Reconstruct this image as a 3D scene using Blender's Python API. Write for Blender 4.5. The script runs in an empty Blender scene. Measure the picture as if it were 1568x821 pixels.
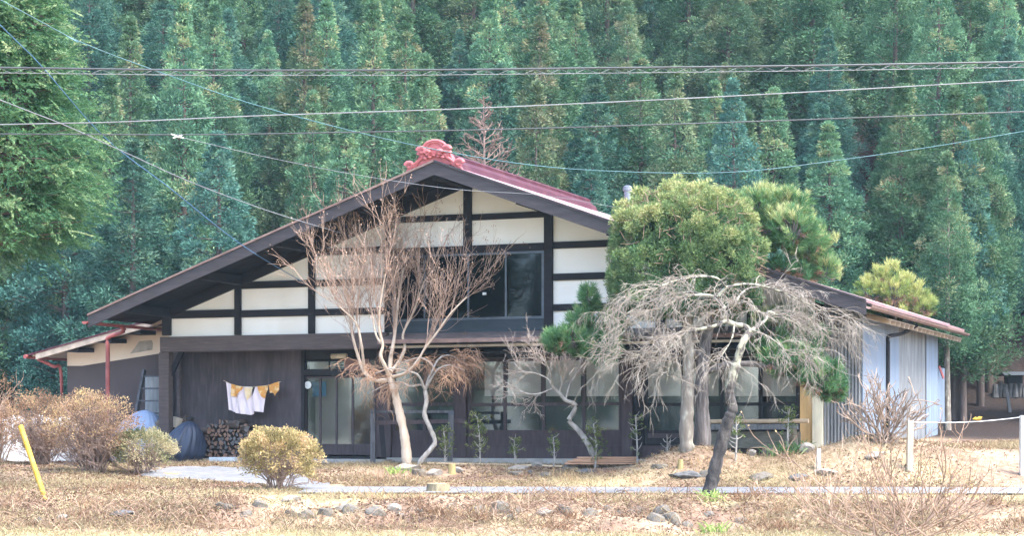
import bpy, bmesh, math, random
import numpy as np
from mathutils import Vector, Matrix

# ------------------------------------------------------------------ basics
SC = bpy.context.scene
COL = SC.collection
R = math.radians
PW, PH = 1568, 821
F, HZ, ZC = 2820.0, 660.0, 0.65
TH = R(21.4); CT, ST = math.cos(TH), math.sin(TH)
Y0 = 43.0; X0 = (665 - 784) / F * Y0
rng = np.random.default_rng(7)
random.seed(7)

def H(px, py, v):
    """photo pixel -> (u, w) on the house plane at depth v"""
    x = (px - 784) / F; z = (HZ - py) / F
    t = (v + X0 * ST + Y0 * CT) / (x * ST + CT)
    return t * x * CT - t * ST - (X0 * CT - Y0 * ST), ZC + z * t

def S(px, py, u):
    """photo pixel -> (v, w) on the side plane at u"""
    x = (px - 784) / F; z = (HZ - py) / F
    t = (u + X0 * CT - Y0 * ST) / (x * CT - ST)
    return t * x * ST + t * CT - (X0 * ST + Y0 * CT), ZC + z * t

def at(px, py, Y):
    return np.array([(px - 784) / F * Y, Y, ZC + (HZ - py) / F * Y])

def h2w(u, v, w):
    return np.array([X0 + u * CT + v * ST, Y0 - u * ST + v * CT, w])

def sstep(a, b, x):
    t = np.clip((x - a) / (b - a), 0, 1)
    return t * t * (3 - 2 * t)

# ---- value noise
_perm = np.random.default_rng(3).random((256, 256))
def vnoise(x, y):
    x = np.asarray(x, float); y = np.asarray(y, float)
    xi = np.floor(x).astype(int); yi = np.floor(y).astype(int)
    fx = x - xi; fy = y - yi
    fx = fx * fx * (3 - 2 * fx); fy = fy * fy * (3 - 2 * fy)
    g = lambda a, b: _perm[a & 255, b & 255]
    return (g(xi, yi) * (1 - fx) + g(xi + 1, yi) * fx) * (1 - fy) + (g(xi, yi + 1) * (1 - fx) + g(xi + 1, yi + 1) * fx) * fy - .5

def road_far(X): return 36.0 - .04 * X
def road_near(X): return road_far(X) - 3.1
def house_front(X): return np.clip(42.2 - .39 * (X + 1.8), road_far(X) + 2.4, 47.0)

def gz(X, Y):
    X = np.asarray(X, float); Y = np.asarray(Y, float)
    yr = road_far(X); yn = road_near(X); yh = house_front(X)
    bs = 1 + .35 * vnoise(X * .35 + 9, Y * 0)
    z = -1.0 + .42 * sstep(29.0, 29.0 + 2.6 * bs, Y) + .08 * sstep(31.6, yn, Y) + .03 * sstep(yn, yr, Y)
    t = np.clip((Y - yr) / (yh - yr), 0, 1)
    z = z + .32 * (t * .55 + .45 * t * t * (3 - 2 * t))
    rightness = sstep(6, 11, X)
    z = z + rightness * (.04 * np.maximum(0, Y - 43) + .07 * np.maximum(0, Y - 56)) + .05 * (1 - rightness) * np.maximum(0, Y - 52)
    z = z + .60 * np.maximum(0, Y - 60) * sstep(60, 70, Y)
    z = np.where(Y > 150, np.minimum(z, 62 + 0 * z), z)
    # mounds
    z = z + .62 * np.exp(-(((X - 7.4) / 1.9) ** 2 + ((Y - 37.9) / 1.1) ** 2))
    z = z + .46 * np.exp(-(((X - 3.75) / 1.15) ** 2 + ((Y - 38.4) / .95) ** 2)) + .14 * sstep(2.0, 4.0, X) * sstep(36.2, 38.5, Y)
    z = z + .26 * sstep(8.0, 10.5, X) * sstep(36.4, 40.0, Y)
    z = z + .16 * np.exp(-(((X + 10.5) / 3.5) ** 2 + ((Y - 38.5) / 3.0) ** 2))
    rough = sstep(20, 28, Y) * (1 - sstep(yn - .3, yn, Y)) + sstep(yr, yr + .4, Y) * (1 - sstep(yh - .6, yh - .1, Y))
    z = z + rough * (.10 * vnoise(X * 1.1, Y * 1.1) + .05 * vnoise(X * 3.1 + 5, Y * 3.1) + .025 * vnoise(X * 8, Y * 8))
    bank = sstep(29, 29.8, Y) * (1 - sstep(31.2, 32, Y)) * sstep(-6, -4, X)
    z = z + bank * (.30 * vnoise(X * 1.7 + 3, Y * 1.7 + 8) + .1 * vnoise(X * 4.3, Y * 4.3))
    z = z + sstep(62, 75, Y) * 1.2 * vnoise(X * .12, Y * .12)
    return z

def G(px, py, lo=24.0, hi=75.0):
    """photo pixel -> the point of the terrain it looks at"""
    ys = np.arange(lo, hi, .05)
    zr = ZC + (HZ - py) / F * ys
    d = zr - gz((px - 784) / F * ys, ys)
    k = np.argmax(d < 0)
    if d[k] >= 0: k = len(ys) - 1
    Y = ys[k]
    X = (px - 784) / F * Y
    if 220 < px < 1330 and Y > house_front(X) - .35 and lo < 43.5: Y = min(Y, float(house_front(X)) - .35); X = (px - 784) / F * Y
    return np.array([X, Y, float(gz(X, Y))])

# ------------------------------------------------------------------ mesh builder
class MB:
    def __init__(s): s.v = []; s.n = 0; s.loops = []; s.sizes = []; s.var = []
    def raw(s, verts, faces, var=None):
        verts = np.asarray(verts, float).reshape(-1, 3)
        faces = np.asarray(faces, int)
        s.v.append(verts); s.loops.append((faces + s.n).ravel()); s.sizes.append(np.full(len(faces), faces.shape[1], int))
        s.var.append(np.full(len(verts), .5) if var is None else np.broadcast_to(var, len(verts)).astype(float))
        s.n += len(verts); return s
    def ngon(s, verts):
        return s.raw(verts, [list(range(len(verts)))])
    def box(s, a, b):
        x0, y0, z0 = np.minimum(a, b); x1, y1, z1 = np.maximum(a, b)
        v = [(x0,y0,z0),(x1,y0,z0),(x1,y1,z0),(x0,y1,z0),(x0,y0,z1),(x1,y0,z1),(x1,y1,z1),(x0,y1,z1)]
        return s.raw(v, [(0,3,2,1),(4,5,6,7),(0,1,5,4),(1,2,6,5),(2,3,7,6),(3,0,4,7)])
    def beam(s, p, q, a, b, up=(0, 0, 1)):
        """rectangular bar from p to q, a wide (sideways), b high"""
        p = np.array(p, float); q = np.array(q, float); d = q - p; d /= np.linalg.norm(d)
        up = np.array(up, float)
        if abs(d @ up) > .97: up = np.array([0., 1, 0])
        sx = np.cross(d, up); sx /= np.linalg.norm(sx); sz = np.cross(sx, d)
        v = []
        for c in (p, q):
            for i, j in ((-1,-1),(1,-1),(1,1),(-1,1)): v.append(c + sx * a / 2 * i + sz * b / 2 * j)
        return s.raw(v, [(0,1,2,3),(7,6,5,4),(0,4,5,1),(1,5,6,2),(2,6,7,3),(3,7,4,0)])
    def prism(s, pts, off):
        """closed outline pts (3D, planar) extruded by off"""
        pts = np.asarray(pts, float); n = len(pts); off = np.array(off, float)
        s.raw(np.vstack([pts, pts + off]), [(i, (i + 1) % n, n + (i + 1) % n, n + i) for i in range(n)])
        s.ngon(pts[::-1]); s.ngon(pts + off); return s
    def tube(s, pts, rad, n=6, var=None, cap=True):
        pts = np.asarray(pts, float); m = len(pts)
        rad = np.broadcast_to(rad, m).astype(float)
        d = np.gradient(pts, axis=0); d /= np.linalg.norm(d, axis=1)[:, None] + 1e-9
        ref = np.array([0, 0, 1.]) if abs(d[:, 2]).mean() < .8 else np.array([1., 0, 0])
        a = np.cross(d, ref); a /= np.linalg.norm(a, axis=1)[:, None] + 1e-9
        b = np.cross(d, a)
        th = np.arange(n) * 2 * math.pi / n
        ring = pts[:, None, :] + rad[:, None, None] * (np.cos(th)[None, :, None] * a[:, None, :] + np.sin(th)[None, :, None] * b[:, None, :])
        i = np.arange(m - 1)[:, None] * n; j = np.arange(n)[None, :]; k = (j + 1) % n
        f = np.stack([i + j, i + k, i + n + k, i + n + j], -1).reshape(-1, 4)
        s.raw(ring.reshape(-1, 3), f, var)
        if cap and n > 3:
            s.ngon(ring[0]); s.ngon(ring[-1][::-1])
        return s
    def blades(s, p, d, ll, lw, var=None, curl=0.0):
        """rhombus leaves: base p, direction d (unit), length, half width"""
        p = np.asarray(p, float); d = np.asarray(d, float); N = len(p)
        if N == 0: return s
        r = rng.normal(size=(N, 3)); sd = np.cross(d, r); sd /= np.linalg.norm(sd, axis=1)[:, None] + 1e-9
        ll = np.broadcast_to(ll, N)[:, None]; lw = np.broadcast_to(lw, N)[:, None]
        mid = p + d * ll * .5
        if curl: mid = mid + np.cross(sd, d) * ll * curl * rng.normal(size=(N, 1))
        v = np.stack([p, mid + sd * lw, p + d * ll, mid - sd * lw], 1).reshape(-1, 3)
        f = np.arange(N * 4).reshape(N, 4)
        s.raw(v, f, np.repeat(var, 4) if var is not None and np.ndim(var) else var); return s
    def mesh(s, name, off=None):
        me = bpy.data.meshes.new(name)
        v = np.vstack(s.v)
        if off is not None: v = v - np.asarray(off, float)
        lp = np.concatenate(s.loops); sz = np.concatenate(s.sizes)
        me.vertices.add(len(v)); me.vertices.foreach_set('co', v.astype(np.float32).ravel())
        me.loops.add(len(lp)); me.loops.foreach_set('vertex_index', lp.astype(np.int32))
        me.polygons.add(len(sz)); st = np.concatenate([[0], np.cumsum(sz)[:-1]])
        me.polygons.foreach_set('loop_start', st.astype(np.int32))
        at_ = me.attributes.new('tint', 'FLOAT', 'POINT'); at_.data.foreach_set('value', np.concatenate(s.var).astype(np.float32))
        me.update(calc_edges=True); me.validate(); return me

def unit(v):
    v = np.asarray(v, float); return v / (np.linalg.norm(v, axis=-1, keepdims=True) + 1e-9)

def rootof(o):
    while o.parent is not None: o = o.parent
    return o

def obj(name, mb, m, parent=None, off=None, smooth=False, bevel=0, loc=None):
    """link mb as ONE mesh object; under a plain (unrotated) root the world coordinates are kept"""
    if off is None:
        if parent is not None:
            r = rootof(parent); off = None if r.get('_local') else np.array(r.location)
        elif loc is not None: off = loc
    me = mb.mesh(name, off)
    o = bpy.data.objects.new(name, me); COL.objects.link(o)
    me.materials.append(m)
    if parent is not None: o.parent = parent
    elif loc is not None: o.location = Vector(loc)
    if not smooth: me.shade_flat()
    if bevel:
        b = o.modifiers.new('edge', 'BEVEL'); b.width = bevel; b.segments = 2; b.limit_method = 'ANGLE'
    return o

def tag(o, label=None, cat=None, group=None, kind=None):
    if label: o['label'] = label
    if cat: o['category'] = cat
    if group: o['group'] = group
    if kind: o['kind'] = kind
    return o

def thing(name, label, cat, loc=(0, 0, 0), group=None, rotz=0):
    o = bpy.data.objects.new(name, None); COL.objects.link(o)
    o.location = Vector(loc); o.rotation_euler = (0, 0, rotz); o.empty_display_size = .2
    return tag(o, label, cat, group)

def copy_tree(o, parent=None):
    c = o.copy(); COL.objects.link(c)
    if parent is not None: c.parent = parent
    for ch in [x for x in bpy.data.objects if x.parent == o]: copy_tree(ch, c)
    return c

def spline(pts, k=6):
    """Catmull-Rom through pts"""
    p = np.asarray(pts, float); p = np.vstack([2 * p[0] - p[1], p, 2 * p[-1] - p[-2]])
    out = []
    for i in range(1, len(p) - 2):
        for t in np.linspace(0, 1, k, endpoint=False):
            a, b, c, d = p[i-1], p[i], p[i+1], p[i+2]
            out.append(.5 * ((2*b) + (c-a)*t + (2*a-5*b+4*c-d)*t*t + (3*b-a-3*c+d)*t**3))
    out.append(p[-2]); return np.array(out)

# ------------------------------------------------------------------ materials
def newmat(name):
    m = bpy.data.materials.new(name); m.use_nodes = True
    nt = m.node_tree; nt.nodes.clear()
    out = nt.nodes.new('ShaderNodeOutputMaterial')
    return m, nt, out

def ramp(nt, fac, stops):
    r = nt.nodes.new('ShaderNodeValToRGB'); nt.links.new(fac, r.inputs[0])
    e = r.color_ramp.elements
    while len(e) > 1: e.remove(e[-1])
    e[0].position = stops[0][0]; e[0].color = (*stops[0][1], 1)
    for p, c in stops[1:]:
        x = e.new(p); x.color = (*c, 1)
    return r.outputs[0]

def noise(nt, scale, detail=4, vec=None, stretch=None, rough=.55):
    if vec is None:
        tc = nt.nodes.new('ShaderNodeTexCoord'); vec = tc.outputs['Object']
    if stretch:
        mp = nt.nodes.new('ShaderNodeMapping'); mp.inputs['Scale'].default_value = stretch
        nt.links.new(vec, mp.inputs[0]); vec = mp.outputs[0]
    n = nt.nodes.new('ShaderNodeTexNoise'); n.inputs['Scale'].default_value = scale; n.inputs['Detail'].default_value = detail
    n.inputs['Roughness'].default_value = rough
    nt.links.new(vec, n.inputs['Vector']); return n.outputs['Fac']

def surf(name, stops, scale=3, rough=.8, stretch=None, bump=.0, bscale=None, metal=0, spec=.3, stain=None):
    """principled surface whose colour runs over a noise; optional larger stain layer (scale, colour, amount)"""
    m, nt, out = newmat(name)
    b = nt.nodes.new('ShaderNodeBsdfPrincipled'); nt.links.new(b.outputs[0], out.inputs[0])
    b.inputs['Roughness'].default_value = rough; b.inputs['Metallic'].default_value = metal
    b.inputs['Specular IOR Level'].default_value = spec
    n = noise(nt, scale, 5, None, stretch)
    if isinstance(stops[0], (int, float)): stops = [(.3, tuple(c * .72 for c in stops)), (.7, tuple(c * 1.2 for c in stops))]
    c = ramp(nt, n, stops)
    if stain:
        n2 = noise(nt, stain[0], 3, None, stain[3] if len(stain) > 3 else None)
        k = ramp(nt, n2, [(.48, (0, 0, 0)), (.68, (stain[2],) * 3)])
        mx = nt.nodes.new('ShaderNodeMix'); mx.data_type = 'RGBA'
        nt.links.new(k, mx.inputs[0]); nt.links.new(c, mx.inputs[6]); mx.inputs[7].default_value = (*stain[1], 1); c = mx.outputs[2]
    nt.links.new(c, b.inputs['Base Color'])
    if bump:
        bp = nt.nodes.new('ShaderNodeBump'); bp.inputs['Strength'].default_value = bump; bp.inputs['Distance'].default_value = .02
        nb = noise(nt, bscale or scale * 3, 5, None, stretch)
        nt.links.new(nb, bp.inputs['Height']); nt.links.new(bp.outputs[0], b.inputs['Normal'])
    return m

def leafmat(name, stops, trans=.3, objvar=.12, huevar=.02, rough=.6):
    """leaf colour over the per-leaf 'tint' value, a little varied per plant; some light passes through"""
    m, nt, out = newmat(name)
    a = nt.nodes.new('ShaderNodeAttribute'); a.attribute_name = 'tint'
    c = ramp(nt, a.outputs['Fac'], stops)
    oi = nt.nodes.new('ShaderNodeObjectInfo')
    hs = nt.nodes.new('ShaderNodeHueSaturation'); nt.links.new(c, hs.inputs['Color'])
    for sock, mid, amp in (('Value', 1, objvar), ('Hue', .5, huevar)):
        mr = nt.nodes.new('ShaderNodeMapRange'); mr.inputs['To Min'].default_value = mid - amp; mr.inputs['To Max'].default_value = mid + amp
        nt.links.new(oi.outputs['Random'], mr.inputs['Value']); nt.links.new(mr.outputs[0], hs.inputs[sock])
    d = nt.nodes.new('ShaderNodeBsdfDiffuse'); t = nt.nodes.new('ShaderNodeBsdfTranslucent'); mx = nt.nodes.new('ShaderNodeMixShader')
    nt.links.new(hs.outputs[0], d.inputs[0]); nt.links.new(hs.outputs[0], t.inputs[0]); mx.inputs[0].default_value = trans
    nt.links.new(d.outputs[0], mx.inputs[1]); nt.links.new(t.outputs[0], mx.inputs[2]); nt.links.new(mx.outputs[0], out.inputs[0])
    return m

M = {}
M['dark_wood'] = surf('dark timber', [(.25, (.008, .0075, .010)), (.6, (.015, .0135, .0165)), (.85, (.032, .027, .029))], 2.2, .75, (1, 1, 6), .25, 14)
M['rake_wood'] = surf('rake board timber', [(.25, (.030, .025, .0265)), (.75, (.060, .050, .051))], 2.0, .6, (1, 1, 5), .2, 12)
M['beam_wood'] = surf('old brown beam', [(.25, (.060, .045, .045)), (.6, (.095, .073, .068)), (.9, (.15, .12, .11))], 2.2, .8, (1, 6, 9), .3, 12)
M['brown_wood'] = surf('brown joinery', [(.25, (.045, .032, .034)), (.75, (.085, .062, .064))], 2.0, .7, (6, 6, 1), .2, 12)
M['black_wood'] = surf('blackened timber', [(.3, (.012, .012, .014)), (.8, (.03, .028, .03))], 3, .7, (4, 4, 1), .2)
M['grey_wood'] = surf('weathered grey wood', [(.25, (.10, .10, .105)), (.75, (.24, .24, .25))], 3, .85, (5, 5, 1), .3)
M['plaster'] = surf('cream plaster', [(.3, (0.814, 0.789, 0.730)), (.7, (0.875, 0.857, 0.812))], .9, .9, None, .05, 30, stain=(.7, (0.618, 0.554, 0.436), .35, (1, 1, .35)))
M['plaster_tan'] = surf('tan plaster', [(.3, (.58, .45, .34)), (.7, (.66, .54, .42))], 1.2, .9, None, .06, 30)
M['bare_patch'] = surf('bare grey render', (.30, .265, .225), 5, .9)
M['dark_render'] = surf('dark brown lower wall', [(.3, (.062, .047, .046)), (.7, (.085, .066, .063))], .8, .85)
M['red_metal'] = surf('red roof metal', [(.3, (0.053, 0.012, 0.020)), (.7, (0.079, 0.020, 0.029))], 1.2, .55, None, .06, 12, spec=.25, stain=(2.5, (0.124, 0.053, 0.056), .5))
M['roof_metal'] = surf('red roof sheet with sky sheen', [(.3, (.27, .15, .16)), (.7, (.40, .26, .265))], 1.4, .28, None, .03, 10, spec=.8)  # pale base colour holds the sky's grazing reflection on the red sheet
M['ornament_red'] = surf('salmon red ornament', [(.3, (.33, .085, .09)), (.7, (.45, .135, .135))], 4, .6, None, .1, 30)
M['red_paint'] = surf('red gutter paint', [(.3, (.23, .06, .055)), (.7, (.33, .095, .085))], 4, .5)
M['brown_metal'] = surf('brown gutter', [(.3, (.16, .10, .085)), (.7, (.26, .17, .14))], 3, .5)
M['lath'] = surf('pale sheathing boards', (.42, .33, .25), 4, .85, (1, 6, 1), .2)
M['corrugated'] = surf('weathered corrugated iron', [(.3, (.10, .107, .113)), (.55, (.165, .172, .18)), (.75, (.25, .25, .245))], 1.6, .55, (5, 5, .6), .05, 10, spec=.4)
M['blue_sheet'] = surf('pale blue sheet metal', [(.3, (0.152, 0.193, 0.254)), (.7, (0.197, 0.242, 0.303))], 1.2, .5, (3, 3, .5), .03, 20, stain=(1.5, (0.164, 0.164, 0.164), .5, (4, 4, .4)))
M['cream_board'] = surf('cream board', (.72, .66, .50), 2, .8, (3, 3, .5))
M['ochre_board'] = surf('ochre board', (.62, .40, .18), 2, .8, (3, 3, .5))
M['concrete'] = surf('old concrete', [(.3, (.30, .29, .27)), (.7, (.42, .41, .39))], 4, .9, None, .15, 30, stain=(1.2, (.36, .25, .11), .5))
M['grey_board'] = surf('grey painted board', (.40, .41, .42), 3, .8, (4, 4, .6))
M['paper'] = surf('shoji paper', [(.3, (.58, .53, .49)), (.7, (.68, .63, .585))], 1.2, .9)
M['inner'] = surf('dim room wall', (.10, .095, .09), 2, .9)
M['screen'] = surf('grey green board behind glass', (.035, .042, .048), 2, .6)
M['blue_cloth'] = surf('blue curtain cloth', (.10, .28, .48), 4, .9)
M['white_plastic'] = surf('white plastic', (.72, .72, .70), 5, .4)
M['ivory_plastic'] = surf('ivory lamp cover', (.62, .54, .40), 5, .4)
M['sign_wood'] = surf('reddish sign board', [(.3, (.16, .085, .07)), (.7, (.28, .16, .135))], 3, .7, (1, 1, 6))
M['alu'] = surf('dull window metal', (.10, .115, .135), 5, .4, metal=.4)
M['steel'] = surf('flue steel', (.20, .21, .23), 5, .4, metal=.6)

def glassmat(name, tint, refl):
    m, nt, out = newmat(name)
    t = nt.nodes.new('ShaderNodeBsdfTransparent'); t.inputs[0].default_value = (*tint, 1)
    g = nt.nodes.new('ShaderNodeBsdfGlossy'); g.inputs['Roughness'].default_value = .04; g.inputs[0].default_value = (.8, .9, 1, 1)
    mx = nt.nodes.new('ShaderNodeMixShader'); mx.inputs[0].default_value = refl
    nt.links.new(t.outputs[0], mx.inputs[1]); nt.links.new(g.outputs[0], mx.inputs[2]); nt.links.new(mx.outputs[0], out.inputs[0])
    return m
M['glass'] = glassmat('window glass', (.86, .86, .85), .09)
M['dark_glass'] = glassmat('upper window glass', (.4, .45, .5), .028)
# ------------------------------------------------------------------ terrain
def ground_mat():
    m, nt, out = newmat('dry winter ground')
    b = nt.nodes.new('ShaderNodeBsdfPrincipled'); nt.links.new(b.outputs[0], out.inputs[0]); b.inputs['Roughness'].default_value = .95
    b.inputs['Specular IOR Level'].default_value = .1
    n1 = noise(nt, .55, 6); n2 = noise(nt, 9, 4)
    c1 = ramp(nt, n2, [(.3, (0.185, 0.130, 0.084)), (.5, (0.277, 0.210, 0.139)), (.72, (0.353, 0.290, 0.197))])   # straw and bare soil
    c2 = ramp(nt, n2, [(.3, (0.118, 0.074, 0.052)), (.55, (0.202, 0.130, 0.092)), (.75, (0.286, 0.197, 0.143))]) # leaf litter
    k = ramp(nt, n1, [(.42, (0, 0, 0)), (.62, (1, 1, 1))])
    mx = nt.nodes.new('ShaderNodeMix'); mx.data_type = 'RGBA'
    nt.links.new(k, mx.inputs[0]); nt.links.new(c1, mx.inputs[6]); nt.links.new(c2, mx.inputs[7])
    c3 = ramp(nt, n2, [(.3, (0.244, 0.193, 0.105)), (.7, (0.361, 0.307, 0.181))])                          # yellow turf
    a = nt.nodes.new('ShaderNodeAttribute'); a.attribute_name = 'tint'
    mz = nt.nodes.new('ShaderNodeMix'); mz.data_type = 'RGBA'
    k2 = ramp(nt, a.outputs['Fac'], [(.55, (0, 0, 0)), (.95, (1, 1, 1))])
    nt.links.new(k2, mz.inputs[0]); nt.links.new(mx.outputs[2], mz.inputs[6]); nt.links.new(c3, mz.inputs[7])
    c4 = ramp(nt, n2, [(.3, (.016, .012, .010)), (.7, (.045, .032, .027))])                     # forest floor
    mf = nt.nodes.new('ShaderNodeMix'); mf.data_type = 'RGBA'
    k3 = ramp(nt, a.outputs['Fac'], [(.08, (1, 1, 1)), (.4, (0, 0, 0))])
    nt.links.new(k3, mf.inputs[0]); nt.links.new(mz.outputs[2], mf.inputs[6]); nt.links.new(c4, mf.inputs[7])
    nt.links.new(mf.outputs[2], b.inputs['Base Color'])
    bp = nt.nodes.new('ShaderNodeBump'); bp.inputs['Strength'].default_value = .6; bp.inputs['Distance'].default_value = .03
    nt.links.new(noise(nt, 16, 6), bp.inputs['Height']); nt.links.new(bp.outputs[0], b.inputs['Normal'])
    return m

def turf(X, Y):
    """0 forest floor, .5 straw and litter, 1 yellow turf"""
    yn = road_near(X)
    t = .5 + .5 * (1 - sstep(28.6, 29.4, Y + 1.2 * vnoise(X * .5, Y * .5)))
    strip = sstep(31.2, 31.6, Y) * (1 - sstep(yn - .1, yn + .1, Y)) * .5
    path = np.exp(-((Y - (29.5 + (X + 9.5) * .95)) / 1.0) ** 2) * sstep(-11, -9, X) * (1 - sstep(-5, -3.5, X)) * .5
    gard = .45 * np.exp(-((Y - road_far(X) - .9) / 1.0) ** 2) * (Y > road_far(X)) * np.clip(.6 + 1.6 * vnoise(X * .6, Y * .6), 0, 1)
    far = sstep(45, 50.5, Y + 2 * vnoise(X * .4, Y * .4)) * .5
    return np.clip(np.maximum(t, .5 + strip + path + gard) - far, 0, 1)

xs = np.concatenate([np.linspace(-320, -40, 18)[:-1], np.linspace(-40, -14, 40)[:-1], np.arange(-14, 16, .16), np.linspace(16, 40, 40), np.linspace(40, 320, 18)[1:]])
ys = np.concatenate([np.linspace(-200, 16, 14)[:-1], np.linspace(16, 27, 20)[:-1], np.arange(27, 45, .14), np.linspace(45, 70, 40), np.linspace(70, 160, 40)[1:], np.linspace(160, 420, 8)[1:]])
XX, YY = np.meshgrid(xs, ys)
ZZ = gz(XX, YY)
g = MB(); nx, ny = len(xs), len(ys)
i = np.arange(ny - 1)[:, None] * nx + np.arange(nx - 1)[None, :]
g.raw(np.stack([XX, YY, ZZ], -1).reshape(-1, 3), np.stack([i, i + 1, i + nx + 1, i + nx], -1).reshape(-1, 4), turf(XX, YY).ravel())
o = obj('ground', g, ground_mat(), smooth=True); tag(o, kind='structure')

# road: a narrow old lane across the picture and its branch up to the porch
M['asphalt'] = surf('old pale asphalt', [(.3, (.12, .122, .127)), (.7, (.19, .192, .197))], 5, .9, None, .25, 60, stain=(.8, (.24, .22, .19), .5))
def strip(name, left, right, lift):
    mb = MB(); n = len(left); k = 6
    P = []
    for a, b in zip(left, right):
        for t in np.linspace(0, 1, k): 
            q = a * (1 - t) + b * t
            P.append((q[0], q[1], float(gz(q[0], q[1])) + lift))
    i = np.arange(n - 1)[:, None] * k + np.arange(k - 1)[None, :]
    mb.raw(P, np.stack([i, i + 1, i + k + 1, i + k], -1).reshape(-1, 4))
    return tag(obj(name, mb, M['asphalt'], smooth=True), kind='structure')
xs2 = np.arange(-3.9, 60, .4)
wob = .12 * vnoise(xs2 * .8, xs2 * 0)
strip('road', [np.array([x, road_near(x) + .25 + w]) for x, w in zip(xs2, wob)], [np.array([x, road_far(x) - .25 - w * .7]) for x, w in zip(xs2, wob)], .03)
lowE = [G(*q)[:2] for q in ((215, 731), (300, 737), (380, 743), (450, 750), (505, 758))]
uppE = [G(*q)[:2] for q in ((215, 716), (300, 716.5), (380, 719), (450, 727), (505, 741))]
lowE = spline([(a, b, 0) for a, b in lowE], 6); uppE = spline([(a, b, 0) for a, b in uppE], 6)
strip('driveway', [q[:2] + np.array([0, .12 * vnoise(q[0] * 2, 3)]) for q in lowE], [q[:2] + np.array([0, .12 * vnoise(q[0] * 2, 9)]) for q in uppE], .027)

# grass blades and leaf litter, nobody could count them
def scatter(n, x0, x1, y0, y1):
    X = rng.uniform(x0, x1, n); Y = rng.uniform(y0, y1, n); return X, Y
def off_road(X, Y):
    onr = (Y > road_near(X) + .12) & (Y < road_far(X) - .12) & (X > -3.9)
    ond = (X > lowE[0][0]) & (X < lowE[-1][0]) & (Y > np.interp(X, lowE[:, 0], lowE[:, 1]) + .1) & (Y < np.interp(X, uppE[:, 0], uppE[:, 1]) - .1)
    inh = Y > house_front(X) + 1.0
    inh &= (X < 10.3)
    return ~(onr | ond | inh)
straw = leafmat('dry straw', [(0, (0.185, 0.126, 0.076)), (.45, (0.305, 0.240, 0.140)), (.8, (0.405, 0.345, 0.205)), (1, (0.386, 0.328, 0.176))], .25, 0, 0)
X, Y = scatter(520000, -13, 14.5, 27, 46)
k = off_road(X, Y) & (rng.random(len(X)) < np.clip(.32 + 1.3 * vnoise(X * .9, Y * .9) + .5 * (turf(X, Y) - .5), .03, 1)); X, Y = X[k], Y[k]
tt = turf(X, Y); n = len(X)
d = unit(np.stack([rng.normal(0, .75, n), rng.normal(0, .75, n), rng.uniform(.15, 1.0, n)], 1))
tall = np.where((Y > 29.1) & (Y < 31.3), 1.5, 1.0)
mb = MB().blades(np.stack([X, Y, gz(X, Y) - .01], 1), d, rng.uniform(.05, .16, n) * tall, rng.uniform(.003, .008, n), np.clip(rng.normal(.42, .2, n) + .5 * (tt > .75) * rng.random(n), 0, 1), .2)
tag(obj('dry_grass', mb, straw), 'short dry straw coloured grass covering the bank and garden', 'grass', kind='stuff')
litter = leafmat('fallen leaves', [(0, (0.101, 0.057, 0.038)), (.4, (0.185, 0.113, 0.076)), (.7, (0.277, 0.181, 0.126)), (1, (0.370, 0.277, 0.202))], .15, 0, 0)
X, Y = scatter(240000, -13, 14, 29.2, 46)
dens = .25 + 1.4 * vnoise(X * .5 + 20, Y * .5) + .60 * (X < -4.5) * (Y > 29.6) + .45 * np.exp(-(((X - 7.5) / 2) ** 2 + ((Y - 37.3) / 1.4) ** 2)) + .4 * np.exp(-(((X - 3.8) / 1.4) ** 2 + ((Y - 37.8) / 1.) ** 2)) - .8 * (turf(X, Y) - .5) + .45 * ((Y > 29.4) & (Y < 31.2))
k = off_road(X, Y) & (rng.random(len(X)) < np.clip(dens, .02, 1)); X, Y = X[k], Y[k]; n = len(X)
d = unit(np.stack([rng.normal(0, 1, n), rng.normal(0, 1, n), rng.uniform(-.1, .45, n)], 1))
mb = MB().blades(np.stack([X, Y, gz(X, Y) + .012], 1), d, rng.uniform(.035, .085, n), rng.uniform(.010, .022, n), rng.random(n), .25)
tag(obj('fallen_leaves', mb, litter), 'brown fallen leaves lying over the grass', 'leaves', kind='stuff')
# ------------------------------------------------------------------ the farmhouse, in its own frame: u along the front, v into depth, w up
house = thing('farmhouse', 'large old timber framed farmhouse with cream plaster gable and red metal roof', 'house', (X0, Y0, 0), None, -TH)
house['_local'] = 1
UR, WR, VF, VB = .83, 6.66, -1.85, 10.0           # ridge position, ridge height, front verge, back
def roofw(u, v=VF):
    du = u - UR
    if du < 0: w = WR + .352 * du * 1.0 - .012 * max(0, -du - 7) 
    else: w = WR - (.366 * min(du, 4.2) + .335 * max(0, du - 4.2))
    return w + .010 * (v - VF) * (1 if du >= -.01 else max(0, 1 + du / 3))
UL = -8.25; RE = 10.42
def HB(mb, u0, u1, v0, v1, w0, w1): return mb.box((u0, v0, w0), (u1, v1, w1))

# plaster gable wall (one sheet with thickness behind the timbers)
under = lambda u, v=0: roofw(u, v) - .30
pts = [(-7.2, .06, 2.6), (8.92, .06, 2.6), (8.92, .06, under(8.92)), (5.03, .06, under(5.03)), (UR, .06, under(UR)), (-7.2, .06, under(-7.2))]
wall = obj('plaster_wall', MB().prism(pts, (0, .16, 0)), M['plaster'], house)
# back and side walls, so the house is closed
mb = MB(); HB(mb, -7.2, 9.0, VB - .9, VB - .75, -.15, 3.4); HB(mb, -7.35, -7.2, .95, VB - .9, -.15, 3.3)
mb.prism([(-7.2, VB - .9, 3.4), (9.0, VB - .9, 3.4), (UR, VB - .9, 6.2)], (0, .15, 0))
obj('rear_wall', mb, M['dark_wood'], house)

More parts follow.
